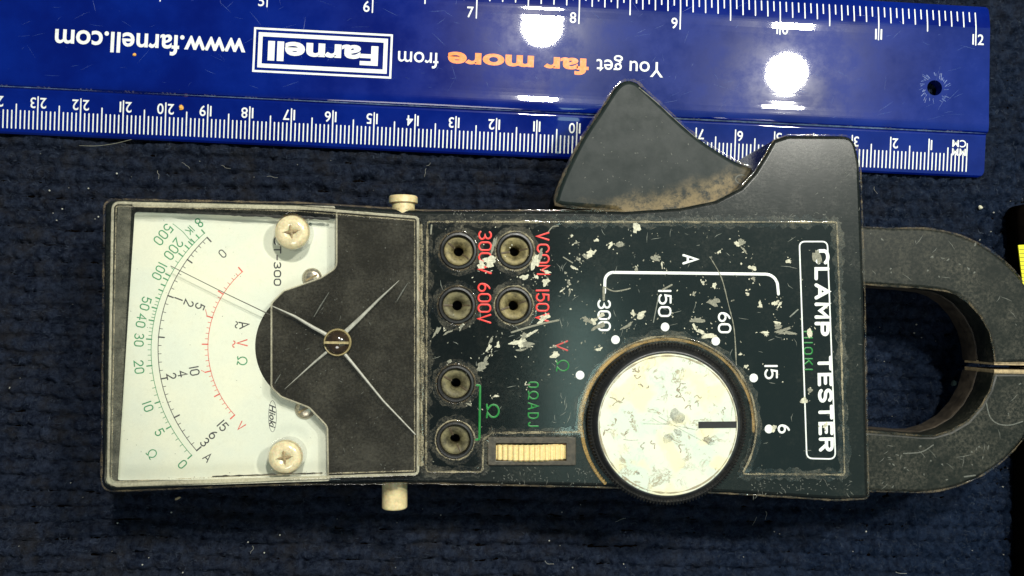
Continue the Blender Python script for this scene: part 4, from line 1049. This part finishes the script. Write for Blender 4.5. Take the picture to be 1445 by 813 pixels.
# zero-set screw cap in the middle
c = P(475.5, 483.5, ZW + .8); k = mmpx(475, 483, ZW)
zs = mk('zero_screw', *lathe(c, [(19.5 * k, ZW - .3), (19.8 * k, ZW + .3), (18.6 * k, ZW + .55), (17.4 * k, ZW + .45)], 40, False), M['amber_ring'], meter, 50)
mk('screw_cap', *lathe(c, [(17.4 * k, ZW + .3), (16 * k, ZW + .8), (12 * k, ZW + 1.35), (7 * k, ZW + 1.65), (2 * k, ZW + 1.75)], 40), M['amber'], zs, 80)
mk('screw_slot', *box(c, 34 * k, 3.4 * k, ZW + .5, ZW + 1.8, -.02), M['amber_ring'], zs, 0)
ZN = ZW - 2.3
# two nylon cross-head screws on the window
for x, y, r in ((411.5, 327, 24.5), (402, 645.5, 24)):
    c = P(x, y, ZN + 1.5); k = mmpx(x, y, ZN + 1)
    s_ = mk('nylon_screw', *lathe(c, [(r * k, ZN + .0), (r * k, ZN + 1.0), (r * .9 * k, ZN + 1.7), (r * .6 * k, ZN + 2.1), (r * .42 * k, ZN + 2.1), (r * .22 * k, ZN + 1.5), (.05, ZN + 1.3)], 40), M['nylon_clear'], meter, 50)
    cr = Acc()
    for a in (.15, .15 + math.pi / 2):
        cr.add(ribbon([(c[0] + s * r * .52 * k * math.cos(a), c[1] + s * r * .52 * k * math.sin(a)) for s in (-1, -.5, 0, .5, 1)], 3.2 * k, ZN + 2.02 - (.02 if a > 1 else 0), h=.11, taper=(.4, 1, 1.5, 1, .4)))
    cr.obj('cross_recess', M['nylon_recess'], s_)
# side pins
def ycyl(name, x, y0, y1, zc_, r, mat, flare=None):
    c0 = P(x, y0, zc_); c1 = P(x, y1, zc_); V = []; F = []; n = 28
    yy0, yy1 = c0[1], c1[1]; sgn = 1 if yy1 > yy0 else -1
    prof = [(r * .8 if flare else r, yy0), (r * .8 if flare else r, yy1 - sgn * (1.6 if flare else .3)), (r, yy1 - sgn * (1.5 if flare else .25)), (r, yy1 - sgn * .25), (r * .93, yy1)]
    for rr, y in prof:
        for k in range(n): a = 2 * math.pi * k / n; V.append((c0[0] + rr * math.cos(a), y, zc_ + rr * math.sin(a)))
    for i in range(len(prof) - 1):
        for k in range(n): F.append((i * n + k, i * n + (k + 1) % n, (i + 1) * n + (k + 1) % n, (i + 1) * n + k))
    F.append(tuple(range((len(prof) - 1) * n, len(prof) * n)))
    return mk(name, V, F, mat, meter, 40)
ycyl('hinge_pin', 569, 310, 277, 25.5, 3.1, M['nylon'], flare=True)
ycyl('hinge_pin', 557, 670, 717, 22.0, 2.75, M['nylon'])

# ------------------------------------------------------------------ tape measure at the right edge
TC = P(1520, 420, 0)
tape = empty('tape_measure', (TC[0], TC[1], 0), 'dark tape measure case with a bright yellow ruled blade, cut by the right photo edge', 'tape measure')
plate('case', [pxs(rnd([(1437, 288, 14), (1620, 280, 14), (1620, 840, 14), (1448, 840, 10), (1448, 620), (1446, 480)]), 6)], .2, 6, 1.0, M['case'], tape)
bV = []; bF = []
pts = pxs([(1437, 346), (1500, 342), (1500, 440), (1447, 432)], 12)
for z in (11.7, 12.0):
    for p in pts: bV.append((*p, z))
bF = [(3, 2, 1, 0), (4, 5, 6, 7), (0, 1, 5, 4), (1, 2, 6, 5), (2, 3, 7, 6), (3, 0, 4, 7)]
bd = mk('blade', bV, bF, M['yellow_tape'], tape, 0)
tk = Acc()
for k in range(14): y = 352 + k * 5.6; x = 1438 + (y - 346) * .1; line_px(tk, [(x, y), (x + 30, y)], .9, 12.01, .01)
tk.obj('blade_marks', M['black'], bd)

# ------------------------------------------------------------------ crumbs and lint
def crumb(x, y, z, r, mat, label, cat='crumb', L=1.0, ang=0):
    c = P(x, y, z); V = []; n = 9
    ring = []
    for lvl, rr in ((0, .9), (.45, 1.0), (.9, .55)):
        for k in range(n):
            a = 2 * math.pi * k / n; q = r * rr * random.uniform(.75, 1.2)
            u, v = q * L * math.cos(a), q * math.sin(a)
            V.append((c[0] + u * math.cos(ang) - v * math.sin(ang), c[1] + u * math.sin(ang) + v * math.cos(ang), z + lvl * r))
    F = [(i * n + k, i * n + (k + 1) % n, (i + 1) * n + (k + 1) % n, (i + 1) * n + k) for i in range(2) for k in range(n)] + [tuple(range(2 * n, 3 * n)), tuple(reversed(range(n)))]
    return tag(mk('crumb', V, F, mat, None, 30, org=c), label, cat)
crumb(190, 77.5, 3.0, .42, M['orange_crumb'], 'tiny orange crumb on the blue ruler just below the website lettering')
crumb(256, 152, 1.7, .62, M['orange_crumb'], 'orange crumb on the ruler scale beside the centimetre figure 20')
crumb(1383, 293, .0, .55, M['chip'], 'pale yellowish crumb on the carpet below the right end of the ruler')
crumb(251, 703, .0, .32, M['wheel_frame'] if 0 else M['laminate'], 'ochre sliver on the carpet just below the lower left corner of the meter', 'sliver', 2.4, .5)
crumb(1345, 541, .0, .75, M['chip_dim'], 'small grey fleck on the carpet inside the ring of the jaws', 'fleck')
ln_ = Acc()
spots = [(350, 765), (373, 780), (201, 797), (258, 808), (793, 723), (775, 763), (808, 801), (880, 796), (88, 295), (139, 306), (80, 311), (70, 269), (125, 266), (1182 + 40, 750), (1415, 687), (1398, 327), (1290, 470), (1370, 470), (242, 723), (166, 738), (395, 755), (622, 727), (1293, 458), (165, 245), (1402, 300)]
for x, y in spots: ln_.add(lathe(P(x, y, 0), [(.16, -.1), (random.uniform(.12, .24), .1), (.08, .3)], 7))
for _ in range(120):
    x, y = random.uniform(-5, 1450), random.uniform(190, 815)
    r = random.uniform(.04, .12); ln_.add(lathe(P(x, y, -.1), [(r, -.2), (r, .05), (r * .4, .15)], 5))
for _ in range(16):
    x, y = random.uniform(0, 1420), random.choice((random.uniform(200, 280), random.uniform(705, 812)))
    a = random.uniform(0, 6.28); q = [(x, y)]
    for _k in range(4): a += random.gauss(0, .4); q.append((q[-1][0] + 4 * math.cos(a), q[-1][1] + 3 * math.sin(a)))
    line_px(ln_, smoothline(q, 3), .35, .0, .05)
tag(ln_.obj('lint', M['lint'], None, 30), 'pale specks of dust and lint scattered over the navy carpet', 'lint', kind='stuff')
hr = Acc(); line_px(hr, smoothline([(112, 205.5), (135, 206), (160, 203), (185, 197), (200, 193)]), .7, .5, .08)
tag(hr.obj('hair', M['chip_dim'], None), 'thin pale hair on the carpet just below the ruler at left', 'hair')
